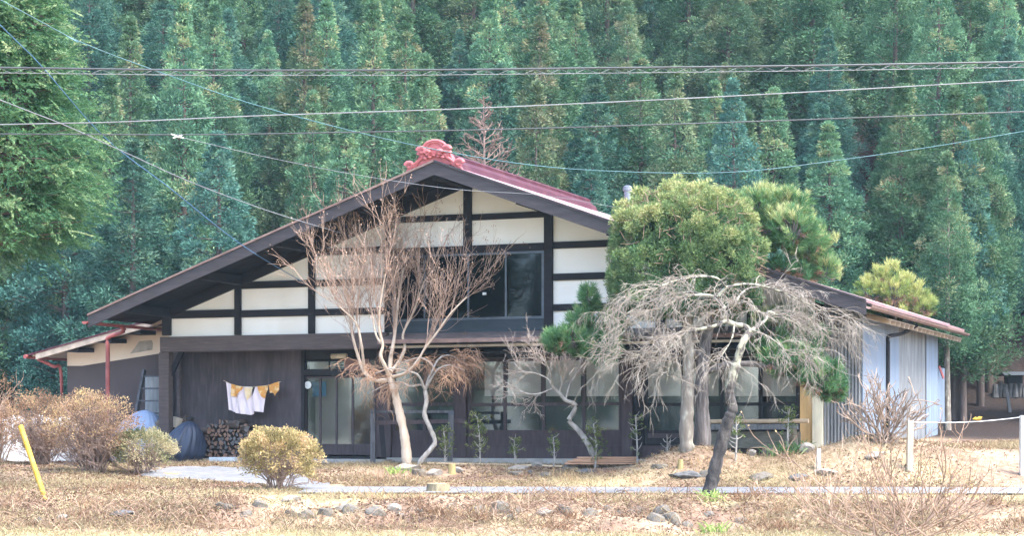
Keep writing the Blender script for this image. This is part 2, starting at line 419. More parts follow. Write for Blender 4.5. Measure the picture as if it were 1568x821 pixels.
def post(x, yt, yb, wd=.20, v=-.03, name='post', m='dark_wood', wtop=None):
    u, w1 = H(x, yt, v); _, w0 = H(x, yb, v)
    if wtop is not None: w1 = wtop(u)
    return obj(name, HB(MB(), u - wd / 2, u + wd / 2, v, v + .085, w0, w1), M[m], house, bevel=.012)
tu = lambda u: under(u, 0) + .03
post(254, 470, 514, .24, wtop=tu); post(363, 420, 513, .17, wtop=tu); post(476, 390, 511, .17, wtop=tu)
post(594, 330, 509, .20, wtop=tu); post(715, 285, 377, .20, wtop=tu); post(839, 320, 512, .21, wtop=tu)
pu = [H(x, 400, -.03)[0] for x in (254, 363, 476, 594, 715, 839)]
# rails between the posts, (x where read, y top, y bottom, from, to)
def rail(x, ya, yb, u0, u1, v=-.005, m='dark_wood', name='rail'):
    _, w1 = H(x, ya, v); _, w0 = H(x, yb, v)
    return obj(name, HB(MB(), u0, u1, v, v + .062, w0, w1), M[m], house, bevel=.01)
rail(310, 475, 487, pu[0] + .12, pu[1] - .09)
for y in (430, 474): rail(419, y, y + 11, pu[1] + .09, pu[2] - .09)
for y in (379, 427, 472): rail(536, y, y + 10.5, pu[2] + .09, pu[3] - .10)
rail(655, 330, 339.5, pu[3] + .1, pu[4] - .1); rail(777, 325.5, 335, pu[4] + .1, pu[5] - .11)
for y in (369, 418, 465): rail(885, y, y + 10.5, pu[5] + .11, {369: 5.3, 418: 6.5, 465: 7.8}[y])
post(1010, 330, 512, .2, wtop=tu); post(1150, 330, 512, .2, wtop=tu)
# header over the wide window and its panel
_, wh1 = H(715, 376, -.02); _, wh0 = H(715, 388, -.02)
obj('window_header', HB(MB(), pu[3] + .1, pu[5] - .11, -.02, .055, wh0, wh1), M['dark_wood'], house, bevel=.012)
_, ws = H(760, 489, 0); _, wb = H(760, 513, 0)
M['blue_black'] = surf('blue black painted board', [(.3, (.020, .030, .038)), (.7, (.034, .046, .056))], 2, .6, (1, 6, 6), .1)
obj('window_apron', HB(MB(), pu[3] + .1, pu[5] - .11, -.015, .05, wb, ws), M['blue_black'], house, bevel=.01)
# the upper window: four sashes behind one frame
uf0, uf1 = pu[3] + .10, pu[5] - .11
fr = MB(); t = .05
HB(fr, uf0, uf1, -.012, .045, wh0 - t, wh0 - .002); HB(fr, uf0, uf1, -.012, .045, ws + .002, ws + t)
HB(fr, uf0, uf0 + t, -.012, .045, ws + t, wh0 - t); HB(fr, uf1 - t, uf1, -.012, .045, ws + t, wh0 - t)
ug = [H(x, 440, 0)[0] for x in (650, 717, 774.5)]
for u in ug: HB(fr, u - .022, u + .022, -.005, .04, ws + t, wh0 - t)
win = obj('upper_window', fr, M['alu'], house)
ed = [uf0 + t] + ug + [uf1 - t]
for a, b in zip(ed[:-1], ed[1:]): obj('pane', HB(MB(), a + .022, b - .022, .012, .018, ws + t, wh0 - t), M['dark_glass'], win)
obj('window_back', HB(MB(), uf0 + .02, uf1 - .02, .05, .058, ws, wh0), M['black_wood'], win)
mb = MB(); mb.tube([(*H(770, 400, .03)[:1], .03, H(770, 400, .03)[1]), (H(752, 450, .03)[0], .03, H(752, 450, .03)[1])], .008, 5)
obj('hanging_cord', mb, M['grey_wood'], win)
mb = MB(); c = H(742, 450, .025); mb.tube([(c[0] - .04, .03, c[1]), (c[0] + .05, .03, c[1])], [.04, .035], 8); obj('insulator', mb, M['white_plastic'], win)

# great beam over the porch
_, b1 = H(400, 513, -.12); _, b0 = H(400, 537, -.12)
obj('porch_beam', HB(MB(), -7.36, H(592, 520, -.12)[0], -.14, .05, b0, b1), M['beam_wood'], house, bevel=.02)
obj('porch_ceiling', HB(MB(), -7.3, 9.0, .051, .95, b0 + .06, b0 + .10), M['dark_wood'], house)

# roof
def slab(us, v0, v1, off0, off1):
    """roof sheet along the line us between v0 and v1, from off0 to off1 under the roof line"""
    mb = MB(); n = len(us)
    top = [[(u, v, roofw(u, v) - o) for u in us] for v in (v0, v1) for o in (off0, off1)]
    V = np.array(top).reshape(-1, 3); i = np.arange(n - 1)
    q = lambda a, b, fl: np.stack([a * n + i, a * n + i + 1, b * n + i + 1, b * n + i] if not fl else [b * n + i, b * n + i + 1, a * n + i + 1, a * n + i], 1)
    mb.raw(V, np.vstack([q(0, 2, 0), q(1, 3, 1), q(1, 0, 0), q(2, 3, 0),
        [(0, n, 3 * n, 2 * n), (n - 1, 3 * n - 1, 4 * n - 1, 2 * n - 1)]])); return mb
usL = [UL, -7, -5, -3, -1, UR]; usR = [UR, 3, 5.03, 7, 9, RE]
roof = obj('roof', slab(usL, VF, VB, 0, .05), M['red_metal'], house)
obj('roof_slope', slab(usR, VF, VB, 0, .05), M['roof_metal'], roof)
mb = slab([7.6, 9, RE], VB + .002, 12.8, 0.0, .05); obj('roof_extension', mb, M['roof_metal'], roof)
# seams of the sheet metal
mb = MB()
for v in np.arange(VF + .45, VB, .455):
    for us in (usL, usR): mb.tube([(u, v, roofw(u, v) + .008) for u in us], .014, 4)
obj('roof_seam', mb, M['roof_metal'], roof)
# boards under the eaves
mb = MB()
for us in (usL, usR):
    vv = np.arange(VF + .06, 9.6, .19)
    for v in vv[:14]:
        a = slab(us, v, v + .178, .056, .085); mb.raw(np.vstack(a.v), a.loops[0].reshape(-1, 4))
    a = slab(us, vv[14], 9.6, .056, .085); mb.raw(np.vstack(a.v), a.loops[0].reshape(-1, 4))
obj('eave_boards', mb, M['dark_wood'], roof)
# purlins carrying the overhang
for u in (-7.25, -5.2, -3.2, -1.15, 2.81, 4.9, 6.9, 8.9):
    w = roofw(u, 0) - .09
    obj('purlin', HB(MB(), u - .10, u + .10, VF + .12, .05, w - .24, w - .03), M['dark_wood'], roof, bevel=.01)
obj('ridge_purlin', HB(MB(), UR - .12, UR + .12, VF + .1, .05, WR - .40, WR - .16), M['dark_wood'], roof, bevel=.01)
# rafter along the wall top under the eaves
for us in ([-7.3, -3, UR], [UR, 5.03, 9.5]):
    a = slab(us, -.02, .055, .09, .36 if us[0] < 0 else .31); obj('wall_plate', a, M['dark_wood'], roof)
# rake boards with a metal edge
for nm, us in (('left', usL), ('right', usR)):
    obj('rake_board', slab(us, VF - .055, VF - .004, .028, .31), M['rake_wood'], roof)
    obj('metal_edge', slab(us, VF - .085, VF - .003, -.02, .026), M['brown_metal'] if nm == 'left' else M['rake_wood'], roof)
# ridge
RB = 8.2
rw = lambda v: roofw(UR + .001, v)
mb = MB()
prof = [(-.42, -.16), (-.36, .0), (-.20, .12), (-.20, .19), (-.10, .25), (.10, .25), (.20, .19), (.20, .12), (.36, .0), (.42, -.16)]
n = len(prof); V = [(UR + p, v, rw(v) + q) for v in (VF + .15, RB) for p, q in prof]
mb.raw(V, [(i, i + 1, n + i + 1, n + i) for i in range(n - 1)]); mb.ngon(V[:n][::-1]); mb.ngon(V[n:])
obj('ridge_cap', mb, M['red_metal'], roof)
# the gable-end ornament on the ridge
orn = MB(); oc = lambda du, dw: (UR + du, VF - .02, WR + dw * .78)
def arcpts(cx, cy, r0, r1, a0, a1, n=14): return [oc(cx + r0 * math.cos(R(a)), cy + r1 * math.sin(R(a))) for a in np.linspace(a0, a1, n)]
orn.prism(arcpts(0, -.06, .44, .42, -10, 190, 20) , (0, .2, 0))
crown = MB(); crown.prism(arcpts(0, .36, .26, .22, -15, 195, 16), (0, .16, 0))
crown.tube(arcpts(0, .38, .19, .15, -10, 190, 12), .028, 6); crown.tube(arcpts(0, .36, .27, .215, -12, 192, 14), .04, 6)
sp = MB()
for sx in (-1, 1):
    for cx, cy, r, dv in ((.30, .30, .10, -.02), (.30, .19, .085, .0), (.60, -.10, .10, 0.0), (.15, .22, .07, -.03)):
        P = [(UR + sx * (cx + (r * (1 - k / 26)) * math.cos(k * .48)), VF - .04 + dv, WR + .78 * (cy + (r * (1 - k / 26)) * math.sin(k * .48))) for k in range(20)]
        sp.tube(P, np.linspace(.055, .03, 20), 6)
    for k in range(5):
        a0 = (UR + sx * (.16 + .06 * k), VF - .045, WR + .15 - .04 * k); a1 = (UR + sx * (.36 + .065 * k), VF - .045, WR + .04 - .05 * k)
        a2 = (UR + sx * (.46 + .055 * k), VF - .03, WR - .13 - .03 * k)
        sp.tube(spline([a0, a1, a2], 4), .03, 5)
for dx in (-.2, -.1, 0, .1, .2): sp.tube([(UR + dx, VF - .05, WR + .13 - abs(dx) * .2), (UR + dx * 1.1, VF - .05, WR + .10 - abs(dx) * .3)], .05, 6)
og = obj('ridge_ornament', orn, M['ornament_red'], roof, bevel=.03)
obj('crest', crown, M['ornament_red'], og, bevel=.015); obj('scrolls', sp, M['ornament_red'], og, smooth=True)
# flue behind
fv = 4.0; fu = H(961, 295, fv)[0]
fl = MB(); w0 = roofw(fu, fv); top = .65 + (660 - 284) / F * h2w(fu, fv, 0)[1]
fl.tube([(fu, fv, w0 - .2), (fu, fv, top - .12)], .085, 14)
fo = obj('flue', fl, M['steel'], roof, smooth=True)
mb = MB().tube([(fu, fv, top - .13), (fu, fv, top - .03), (fu, fv, top)], [.115, .115, .06], 14); obj('flue_cap', mb, M['steel'], fo)

# main gutter and red downpipe at the left eave
ue = UL - .03; wg = roofw(UL, 0) - .16
gt = MB()
th = np.linspace(math.pi, 2 * math.pi, 9)
ring = [(ue - .02 + .075 * math.cos(a), wg + .07 * math.sin(a)) for a in th]
V = [(p[0], v, p[1]) for v in (VF - .12, VB - .4) for p in ring]
gt.raw(V, [(i, i + 1, 9 + i + 1, 9 + i) for i in range(8)]); gt.ngon([V[i] for i in range(9)])
gutter = obj('gutter', gt, M['red_paint'], house)
ud, _ = H(165, 500, -.4)
dp = MB(); dp.tube(spline([(ue - .01, -.4, wg - .06), (ue + .06, -.4, wg - .16), (ud, -.4, wg - .32), (ud, -.4, wg - .5)], 4), .05, 10)
dp.tube([(ud, -.4, wg - .48), (ud, -.4, -.15)], .055, 10); dp.tube([(ud, -.4, 1.2), (ud, -.4, 1.28)], .068, 10)
obj('downpipe', dp, M['red_paint'], gutter, smooth=True)

# left lean-to wing
VL = 1.7
q = lambda x, y, v=VL: (H(x, y, v)[0], v, H(x, y, v)[1])
a, b_ = q(103, 515), q(246, 470)
e0, e1 = q(103, 560), q(246, 534)
kn = q(126, 560)
cream = [a, e0, kn, e1, (e1[0], VL, b_[2] + .2), (b_[0], VL, b_[2] + .2)]
l0, l1 = q(43, 543, .9), q(252, 483, .9)
WT = lambda u: l0[2] + (u - l0[0]) * (l1[2] - l0[2]) / (l1[0] - l0[0]) - .06
wing = obj('wing_wall', MB().prism([(-7.3, VL, -.15), (e0[0], VL, -.15), e0, kn, (-7.3, VL, e1[2] + .03)], (0, .12, 0)), M['dark_render'], house)
obj('wing_plaster', MB().prism([(e0[0], VL - .004, e0[2] - .01), (kn[0], VL - .004, kn[2] - .01), (-7.3, VL - .004, e1[2] + .02), (-7.3, VL - .004, WT(-7.3)), (e0[0], VL - .004, WT(e0[0]))], (0, .1, 0)), M['plaster_tan'], wing)
pp = [q(x, y, VL - .012) for x, y in ((199, 542), (206, 533), (213, 523), (232, 521), (234, 526), (233, 536))]
obj('render_patch', MB().prism(pp[::-1], (0, .006, 0)), M['bare_patch'], wing)
HBm = MB(); HB(HBm, e0[0], e0[0] + .12, VL + .12, 8.4, -.15, e0[2] + .25); obj('wing_side', HBm, M['dark_render'], wing)
l0, l1 = q(43, 543, .9), q(252, 483, .9)
def lean(off0, off1, v0, v1, d0=0):
    sl = (l1[2] - l0[2]) / (l1[0] - l0[0])
    ua, ub = l0[0] + d0, -7.3
    wa, wb_ = l0[2] + d0 * sl, l0[2] + (ub - l0[0]) * sl
    return MB().prism([(ua, v0, wa - off1), (ub, v0, wb_ - off1), (ub, v0, wb_ - off0), (ua, v0, wa - off0)], (0, v1 - v0, 0))
lr = obj('wing_roof', lean(0, .045, .86, 8.5), M['red_metal'], house)
obj('verge_board', lean(.047, .19, .88, .93, .25), M['lath'], lr)
obj('wing_eave_boards', lean(.047, .08, .94, 8.3, .1), M['lath'], lr)
for x, y in ((110, 536), (160, 520), (205, 508)):
    c = q(x, y, 1.0); sl = (l1[2] - l0[2]) / (l1[0] - l0[0]); w = l0[2] + (c[0] - l0[0]) * sl - .1
    obj('wing_purlin', HB(MB(), c[0] - .28, c[0] + .22, .96, VL - .01, w - .13, w + .02 - .04), M['dark_wood'], lr)
gw = l0[2] - .06
mb = MB(); mb.tube([(l0[0] - .03, .8, gw), (l0[0] - .03, 8.4, gw)], .055, 8); mb.tube(spline([(l0[0] + .02, 1.3, gw - .05), (l0[0] + .5, 1.3, gw - .25), (e0[0] - .12, 1.6, gw - .45), (e0[0] - .12, 1.62, -.15)], 4), .045, 8)
obj('wing_gutter', mb, M['red_paint'], lr, smooth=True)

# ground floor set back under the gable
VG = .9
W = lambda y, x=500: H(x, y, VG)[1]
U = lambda x: H(x, 620, VG)[0]
b = MB(); x0 = U(274); x1 = U(463); k = 0
us = np.linspace(x0, x1, 16)
for a0, a1 in zip(us[:-1], us[1:]): HB(b, a0 + .0015, a1 - .0015, VG + .0008 * (k % 3), VG + .08, -.02, b0 + .06); k += 1
obj('plank_wall', b, M['brown_wood'] if 0 else surf('dark brown planking', [(.2, (.040, .031, .034)), (.5, (.058, .046, .049)), (.8, (.10, .078, .078))], 2.4, .7, (5, 5, .8), .15, 10, stain=(.6, (.13, .10, .105), .5, (1.5, 1, .6))), house)
obj('corner_post', HB(MB(), -7.36, U(274) - .004, VG - .1, VG + .15, -.15, b0), M['beam_wood'], house, bevel=.012)
obj('porch_post', HB(MB(), H(245, 600, -.03)[0], H(260, 600, -.03)[0], -.09, .13, -.15, b0 - .002), M['beam_wood'], house, bevel=.015)
pc = H(253, 600, 0)[0]
mb = MB().beam((pc + .05, .1, 1.95), (pc + .42, .1, 2.62), .09, .13); mb.beam((pc, .13, 1.95), (pc, .75, 2.58), .09, .12)
obj('knee_brace', mb, M['dark_wood'], house, bevel=.01)

# concrete plinth and step
mb = MB(); HB(mb, -7.2, H(590, 700, .3)[0], .30, VG + .1, -.16, -.035); HB(mb, -7.0, H(575, 700, 0)[0], -.15, .298, -.22, -.10)
obj('step', mb, M['concrete'], house, bevel=.02)
HBm = MB(); HB(HBm, -1.6, 9.0, VG - .12, VG + .3, -.2, .0); obj('plinth', HBm, M['concrete'], house)
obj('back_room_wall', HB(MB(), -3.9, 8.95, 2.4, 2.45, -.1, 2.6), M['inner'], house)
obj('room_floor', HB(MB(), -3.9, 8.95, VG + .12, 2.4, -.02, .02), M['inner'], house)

# entrance: frame, transom, sliding glass doors
def joinery(name, xa, xb, v, ya, yb, bars_x, bars_y, m, pane_m, wd=.055, dp=.04, parent=house, panes=True, solid_below=None):
    """grid frame given in photo pixels: verticals at bars_x, horizontals at bars_y; panes between"""
    u0, u1 = H(xa, 620, v)[0], H(xb, 620, v)[0]; xm = (xa + xb) / 2
    w1, w0 = H(xm, ya, v)[1], H(xm, yb, v)[1]
    f = MB(); hs = wd / 2
    ub = [u0 + hs] + [H(x, 620, v)[0] for x in bars_x] + [u1 - hs]
    wb = [w1 - hs] + [H(xm, y, v)[1] for y in bars_y] + [w0 + hs]
    for u in ub: HB(f, u - hs, u + hs, v, v + dp, w0, w1)
    for w in wb:
        for p_, q_ in zip(ub[:-1], ub[1:]): HB(f, p_ + hs, q_ - hs, v + .004, v + dp - .004, w - hs, w + hs)
    fo = obj(name, f, m, parent)
    for i, (p_, q_) in enumerate(zip(ub[:-1], ub[1:])):
        for j, (t_, s_) in enumerate(zip(wb[:-1], wb[1:])):
            if solid_below is not None and j >= solid_below:
                obj('kick_board', HB(MB(), p_ + hs, q_ - hs, v + .012, v + .026, s_ + hs, t_ - hs), M['brown_wood'], fo)
            else:
                obj('pane', HB(MB(), p_ + hs, q_ - hs, v + .016, v + .021, s_ + hs, t_ - hs), pane_m, fo)
    return fo
u0, u1 = U(463), U(577)
mb = MB(); HB(mb, u0, u1, VG - .06, VG + .1, W(575), W(567)); HB(mb, u0, u0 + .08, VG - .07, VG + .1, -.02, b0 + .05); HB(mb, u0 + .08, u1, VG + .0, VG + .1, W(551), b0 + .05)
HB(mb, u0, u1 + .05, VG - .1, VG + .1, -.034, .012)
ent = obj('entrance_frame', mb, M['black_wood'], house)
joinery('transom', 466, 566, VG, 552, 567, (504,), (), M['black_wood'], M['glass'], .03, .04, ent)
door = joinery('entrance_door', 466, 575, VG + .02, 576, 697, (490, 515, 540), (682,), M['brown_wood'], M['glass'], .05, .04, house, solid_below=1)
mb = MB(); HB(mb, U(466), U(566), VG + .3, VG + .32, W(567), W(552)); obj('transom_blind', mb, M['paper'], ent)
mb = MB()
for k in range(3): HB(mb, U(508), U(528), VG + .2, VG + .21, W(556 + k * 4), W(554.5 + k * 4))
obj('transom_slats', mb, M['black_wood'], ent)
c = H(471.5, 590, VG - .01); mb = MB()
mb.tube([(c[0], VG - .012, c[1]), (c[0], VG + .015, c[1])], [.095, .09], 18); obj('round_plaque', mb, M['white_plastic'], door)
mb = MB(); HB(mb, U(468), U(489), VG + .35, VG + .36, W(607), W(584)); obj('door_curtain', mb, M['blue_cloth'], door)
M['inner_tan'] = surf('tan paper lining', [(.3, (.34, .30, .27)), (.7, (.42, .37, .335))], .8, .9)
mb = MB(); HB(mb, U(467), U(522), VG + .55, VG + .56, W(684), W(577)); obj('inner_screen', mb, M['inner_tan'], door)
mb = MB(); mb.tube([(H(507, 546, .75)[0], .78, H(507, 546, .75)[1]), (H(530, 545.5, .75)[0], .78, H(507, 545.6, .75)[1])], .065, 8); obj('porch_light', mb, M['ivory_plastic'], house)
s0 = H(527, 568, .8); s1 = H(564, 550, .8); obj('name_board', HB(MB(), s0[0], s1[0], .79, .83, s0[1], s1[1]), M['sign_wood'], house)
obj('door_post', HB(MB(), U(577.5), U(600), VG - .06, VG + .12, .0, b0), M['brown_wood'], house, bevel=.012)

# glazed doors along the veranda
def bay(xa, xb, bars, m, yt=548, glass='glass'):
    return joinery('sliding_door', xa, xb, VG + .01, yt, 682, bars, (619.5, 661.5, 674), m, M[glass], .075, .045, house, solid_below=2)
bay(601, 698, (650,), M['brown_wood'])
bay(716, 952, (773, 832, 894), M['brown_wood'])
bay(987, 1224, (1046, 1105, 1164), M['black_wood'])
for xa, xb, m in ((699, 715, 'brown_wood'), (953, 969, 'brown_wood'), (970, 986, 'dark_wood')):
    obj('veranda_post', HB(MB(), U(xa), U(xb), VG - .07 if xa != 970 else VG - .03, VG + .12, .0, b0 - .12), M[m], house, bevel=.012)
obj('sill_board', HB(MB(), U(601), U(1224), VG - .03, VG + .06, .0, W(682.5, 860)), M['brown_wood'], house)
obj('lintel', HB(MB(), U(578), U(1224), VG - .05, VG + .12, W(547.5, 800), b0 - .02), M['black_wood'], house)
def back(name, xa, xb, ya, yb, dv, m):
    u0 = H(xa, 620, VG + dv)[0]; u1 = H(xb, 620, VG + dv)[0]
    obj(name, HB(MB(), u0, u1, VG + dv, VG + dv + .012, H((xa + xb) / 2, yb, VG + dv)[1], H((xa + xb) / 2, ya, VG + dv)[1]), M[m], house)
for xa, xb in ((742, 771), (778, 828), (836, 889), (898, 952), (990, 1042), (1050, 1100), (1110, 1160), (1168, 1222)): back('paper_screen', xa, xb, 546, 607, .12, 'paper')
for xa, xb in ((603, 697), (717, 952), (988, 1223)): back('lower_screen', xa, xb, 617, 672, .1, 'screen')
# pent roof above them
w1_, w0_ = H(700, 508.5, .04)[1], H(700, 519, -.75)[1]
mb = MB().prism([(0, .04, w1_), (0, -.75, w0_), (0, -.75, w0_ - .05), (0, .04, w1_ - .07)], (1, 0, 0))
uA, uB = H(592, 515, -.3)[0], 8.7
mb.v = [np.column_stack([uA + v[:, 0] * (uB - uA), v[:, 1:]]) for v in mb.v]
pent = obj('pent_roof', mb, M['sign_wood'] if 0 else surf('brown weathered roof sheet', [(.3, (.11, .085, .075)), (.7, (.21, .165, .15))], 2, .6, (2, 5, 2), .1, 20), house)
obj('pent_fascia', HB(MB(), uA, uB, -.80, -.752, w0_ - .085, w0_ + .005), M['brown_metal'], pent)
obj('pent_soffit', HB(MB(), uA + .02, uB, -.74, .05, w0_ - .085, w0_ - .055), M['black_wood'], pent)
obj('veranda_ceiling', HB(MB(), uA + .02, uB, .0, VG + .1, b0 - .14, b0 - .10), M['black_wood'], pent)

# right end: boards and the corrugated shed under the same roof
obj('ochre_panel', HB(MB(), U(1225), U(1244), VG, VG + .1, -.1, 2.4), M['ochre_board'], house)
obj('cream_panel', HB(MB(), U(1244.3), U(1260), VG - .03, VG + .1, -.1, 2.6), M['cream_board'], house)
US = 9.80; VS = VG + .05
def corr(p, q, w0, w1f, pitch=.076, amp=.012, nrm=(0, -1)):
    """corrugated sheet from p to q in (u, v), height w0 .. w1f(u, v)"""
    p = np.array(p, float); q = np.array(q, float); L = np.linalg.norm(q - p); n = int(L / pitch * 6)
    t = np.linspace(0, 1, n); P = p + (q - p) * t[:, None] + np.array(nrm) * (amp * np.sin(t * L / pitch * 2 * math.pi))[:, None]
    V = [(a, b, w0) for a, b in P] + [(a, b, w1f(a, b)) for a, b in P]
    return MB().raw(V, [(i, i + 1, n + i + 1, n + i) for i in range(n - 1)])
lo = lambda u, v: roofw(u, v) - .1
obj('corrugated_wall', corr((U(1260.5), VS), (US, VS), -.15, lo), M['corrugated'], house)
sv = lambda x: S(x, 600, US)[0]
v1, v2, v3, v4, v5 = sv(1353), sv(1375), sv(1416), sv(1433), 0
mb = MB(); mb.box((US, VS, -.15), (US + .03, v1, 3.2)); mb.box((US, v1 + .03, -.15), (US + .03, v2, 3.2)); sp_ = obj('sheet_metal_wall', mb, M['blue_sheet'], house)
obj('corrugated_wall', corr((US + .012, v2), (US + .012, v3), -.15, lambda u, v: 3.2, nrm=(1, 0)), M['corrugated'], house)
obj('ribbed_sheet', corr((US + .04, v3), (US + .04, v4), -.15, lambda u, v: 3.2, .3, .02, (1, 0)), M['blue_sheet'], house)
mb = MB(); mb.tube([(US + .07, (v1 + sv(1357)) / 2, -.1), (US + .07, (v1 + sv(1357)) / 2, 2.75)], .05, 8)
mb.tube(spline([(US + .07, (v1 + sv(1357)) / 2, 2.7), (US + .09, (v1 + sv(1357)) / 2, 2.85), (US + .3, v1 + .8, 2.95), (RE, v1 + 1.0, 3.15)], 5), .045, 8)
obj('shed_downpipe', mb, M['dark_wood'], house, smooth=True)
mb = MB(); HB(mb, US, US + .02, v4 + .02, v4 + 1.5, .9, 2.4); obj('loose_sheet', mb, M['blue_sheet'], house)
mb = MB().beam((US + .05, v4 + .25, 2.42), (US + .14, v4 + .45, 2.1), .03, .07); obj('red_flap', mb, M['red_paint'], house)
we = lambda v: roofw(RE, v) - .06
mb = MB(); 
mb.prism([(RE - .03, VF + .6, we(VF + .6) - .10), (RE - .03, 12.75, we(12.75) - .10), (RE - .03, 12.75, we(12.75) + .01), (RE - .03, VF + .6, we(VF + .6) + .01)], (.03, 0, 0))
fas = obj('eave_fascia', mb, M['brown_metal'], house)
ring = [(RE + .06 + .075 * math.cos(a), -.06 + .07 * math.sin(a)) for a in th]
V = [(p[0], v, we(v) + p[1]) for v in np.linspace(VF - .05, 12.95, 12) for p in ring]; mb = MB()
mb.raw(V, [(j * 9 + i, j * 9 + i + 1, j * 9 + 9 + i + 1, j * 9 + 9 + i) for j in range(11) for i in range(8)]); obj('eave_gutter', mb, M['brown_metal'], fas)
mb = MB()
mb.prism([(US + .05, VS, we(VS) - .03), (RE - .04, VS, we(VS) - .19), (RE - .04, 12.6, we(12.6) - .19), (US + .05, 12.6, we(12.6) - .03)], (0, 0, -.02)); obj('eave_soffit', mb, M['lath'], fas)
for v in np.arange(VS + .4, 12.6, .62): 
    obj('rafter_end', MB().beam((US, v, we(v) - .1), (RE - .06, v, we(v) - .26), .06, .10), M['lath'], fas)
obj('shed_side_wall', HB(MB(), US - .12, US - .02, VS + .05, 12.4, -.15, 3.1), M['dark_wood'], house)
# ------------------------------------------------------------------ plants
bark = surf('cedar bark', [(.25, (.07, .05, .042)), (.75, (.15, .115, .10))], 2.5, .95, (6, 6, .6), .5, 8)
M['bark_pale'] = surf('pale mottled bark', [(.3, (.13, .105, .085)), (.55, (.21, .18, .145)), (.7, (.38, .36, .29))], 4, .9, (2, 2, .7), .3)
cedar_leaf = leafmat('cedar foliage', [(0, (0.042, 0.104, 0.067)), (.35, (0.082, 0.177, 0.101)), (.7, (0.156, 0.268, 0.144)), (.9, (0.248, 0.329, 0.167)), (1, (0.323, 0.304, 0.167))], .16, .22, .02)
cedar_rust = leafmat('rusty cedar foliage', [(0, (0.045, 0.107, 0.067)), (.4, (0.086, 0.164, 0.093)), (.7, (0.166, 0.219, 0.115)), (1, (0.257, 0.231, 0.142))], .16, .18, .012)
cedar_blue = leafmat('blue green cedar foliage', [(0, (0.035, 0.092, 0.077)), (.5, (0.068, 0.158, 0.119)), (.85, (0.118, 0.226, 0.161)), (1, (0.174, 0.268, 0.167))], .16, .2, .015)

def ball(n):
    d = unit(rng.normal(size=(n, 3))); return d

def tufts(mb, C, Rr, per, ll, lw, up=.25, tint=None, droop=0.0, out=None, shell=.55):
    """a clump of pointed sprays round each centre in C"""
    C = np.asarray(C, float); N = len(C)
    c = np.repeat(C, per, 0); r = np.repeat(np.broadcast_to(Rr, N), per)
    d = ball(N * per)
    if out is not None: d = unit(d + .8 * np.repeat(out, per, 0))
    p = c + d * (r * rng.uniform(shell * .4, shell, N * per))[:, None]
    dd = unit(d + np.array([0, 0, up - droop]) + .45 * rng.normal(size=d.shape))
    t = np.repeat(np.broadcast_to(.5 if tint is None else tint, N), per) + rng.normal(0, .09, N * per)
    mb.blades(p, dd, rng.uniform(.6, 1.15, N * per) * ll, lw, np.clip(t, 0, 1)); return mb

def cedar_proto(seed, h, rmax, base, leaf, density=1.0, power=1.0, low=.55):
    global rng
    keep = rng; rng = np.random.default_rng(seed)
    tr = MB(); tr.tube(spline([(0, 0, -.6), (.03, .02, h * .3), (-.04, .03, h * .65), (0, 0, h * .97)], 5), np.linspace(.17, .006, 16) * (h / 13) + .008, 8)
    cr = MB(); C = []; T = []; O = []
    z = base * low
    base = z
    while z < h:
        t = (z - base) / (h - base)
        rad = rmax * 1.2 * min(1, (1 - t) ** power * 1.10) * min(1, .55 + t * 3.5)
        nb = max(4, int((4.5 + rad * 6.5) * density)); a0 = rng.random() * 6.28
        for k in range(nb):
            a = a0 + k * 6.283 / nb + rng.normal(0, .25); L = rad * rng.uniform(.62, 1.12) * (1 + .42 * float(vnoise(math.cos(a) * 1.1 + seed, math.sin(a) * 1.1 + z * .42))) 
            if float(vnoise(math.cos(a) * 1.3 + seed * 3.1, math.sin(a) * 1.3 + z * .6)) > .40: continue
            tip = np.array([L * math.cos(a), L * math.sin(a), z + L * rng.uniform(-.12, .30)])
            tr.tube([(0, 0, z - .08 * L), tip * np.array([.55, .55, 1]) + np.array([0, 0, -.10 * L]), tip], [.022, .014, .008], 3)
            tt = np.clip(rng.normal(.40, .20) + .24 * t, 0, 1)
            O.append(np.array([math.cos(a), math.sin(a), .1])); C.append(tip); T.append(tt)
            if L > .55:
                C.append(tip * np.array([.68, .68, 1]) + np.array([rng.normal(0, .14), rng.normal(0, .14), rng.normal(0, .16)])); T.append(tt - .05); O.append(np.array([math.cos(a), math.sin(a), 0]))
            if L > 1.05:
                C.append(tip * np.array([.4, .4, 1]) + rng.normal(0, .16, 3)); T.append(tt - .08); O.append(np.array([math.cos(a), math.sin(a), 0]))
        z += .34 + .26 * rad * rng.uniform(.7, 1.3)
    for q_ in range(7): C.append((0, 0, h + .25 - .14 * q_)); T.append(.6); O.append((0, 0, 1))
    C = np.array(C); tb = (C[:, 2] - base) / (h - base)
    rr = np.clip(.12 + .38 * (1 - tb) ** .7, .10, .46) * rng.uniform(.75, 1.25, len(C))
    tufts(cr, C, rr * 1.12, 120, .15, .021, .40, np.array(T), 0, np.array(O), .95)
    rng = keep
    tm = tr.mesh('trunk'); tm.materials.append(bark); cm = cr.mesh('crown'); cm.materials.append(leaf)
    return tm, cm, h

def plant_tree(name, label, cat, group, proto, loc, sc, rz, sx=1.0):
    t = thing(name, label, cat, loc, group, rz); t.scale = (sc * sx, sc * sx, sc)
    for nm, me in (('trunk', proto[0]), ('crown', proto[1])):
        o = bpy.data.objects.new(nm, me); COL.objects.link(o); o.parent = t
    return t

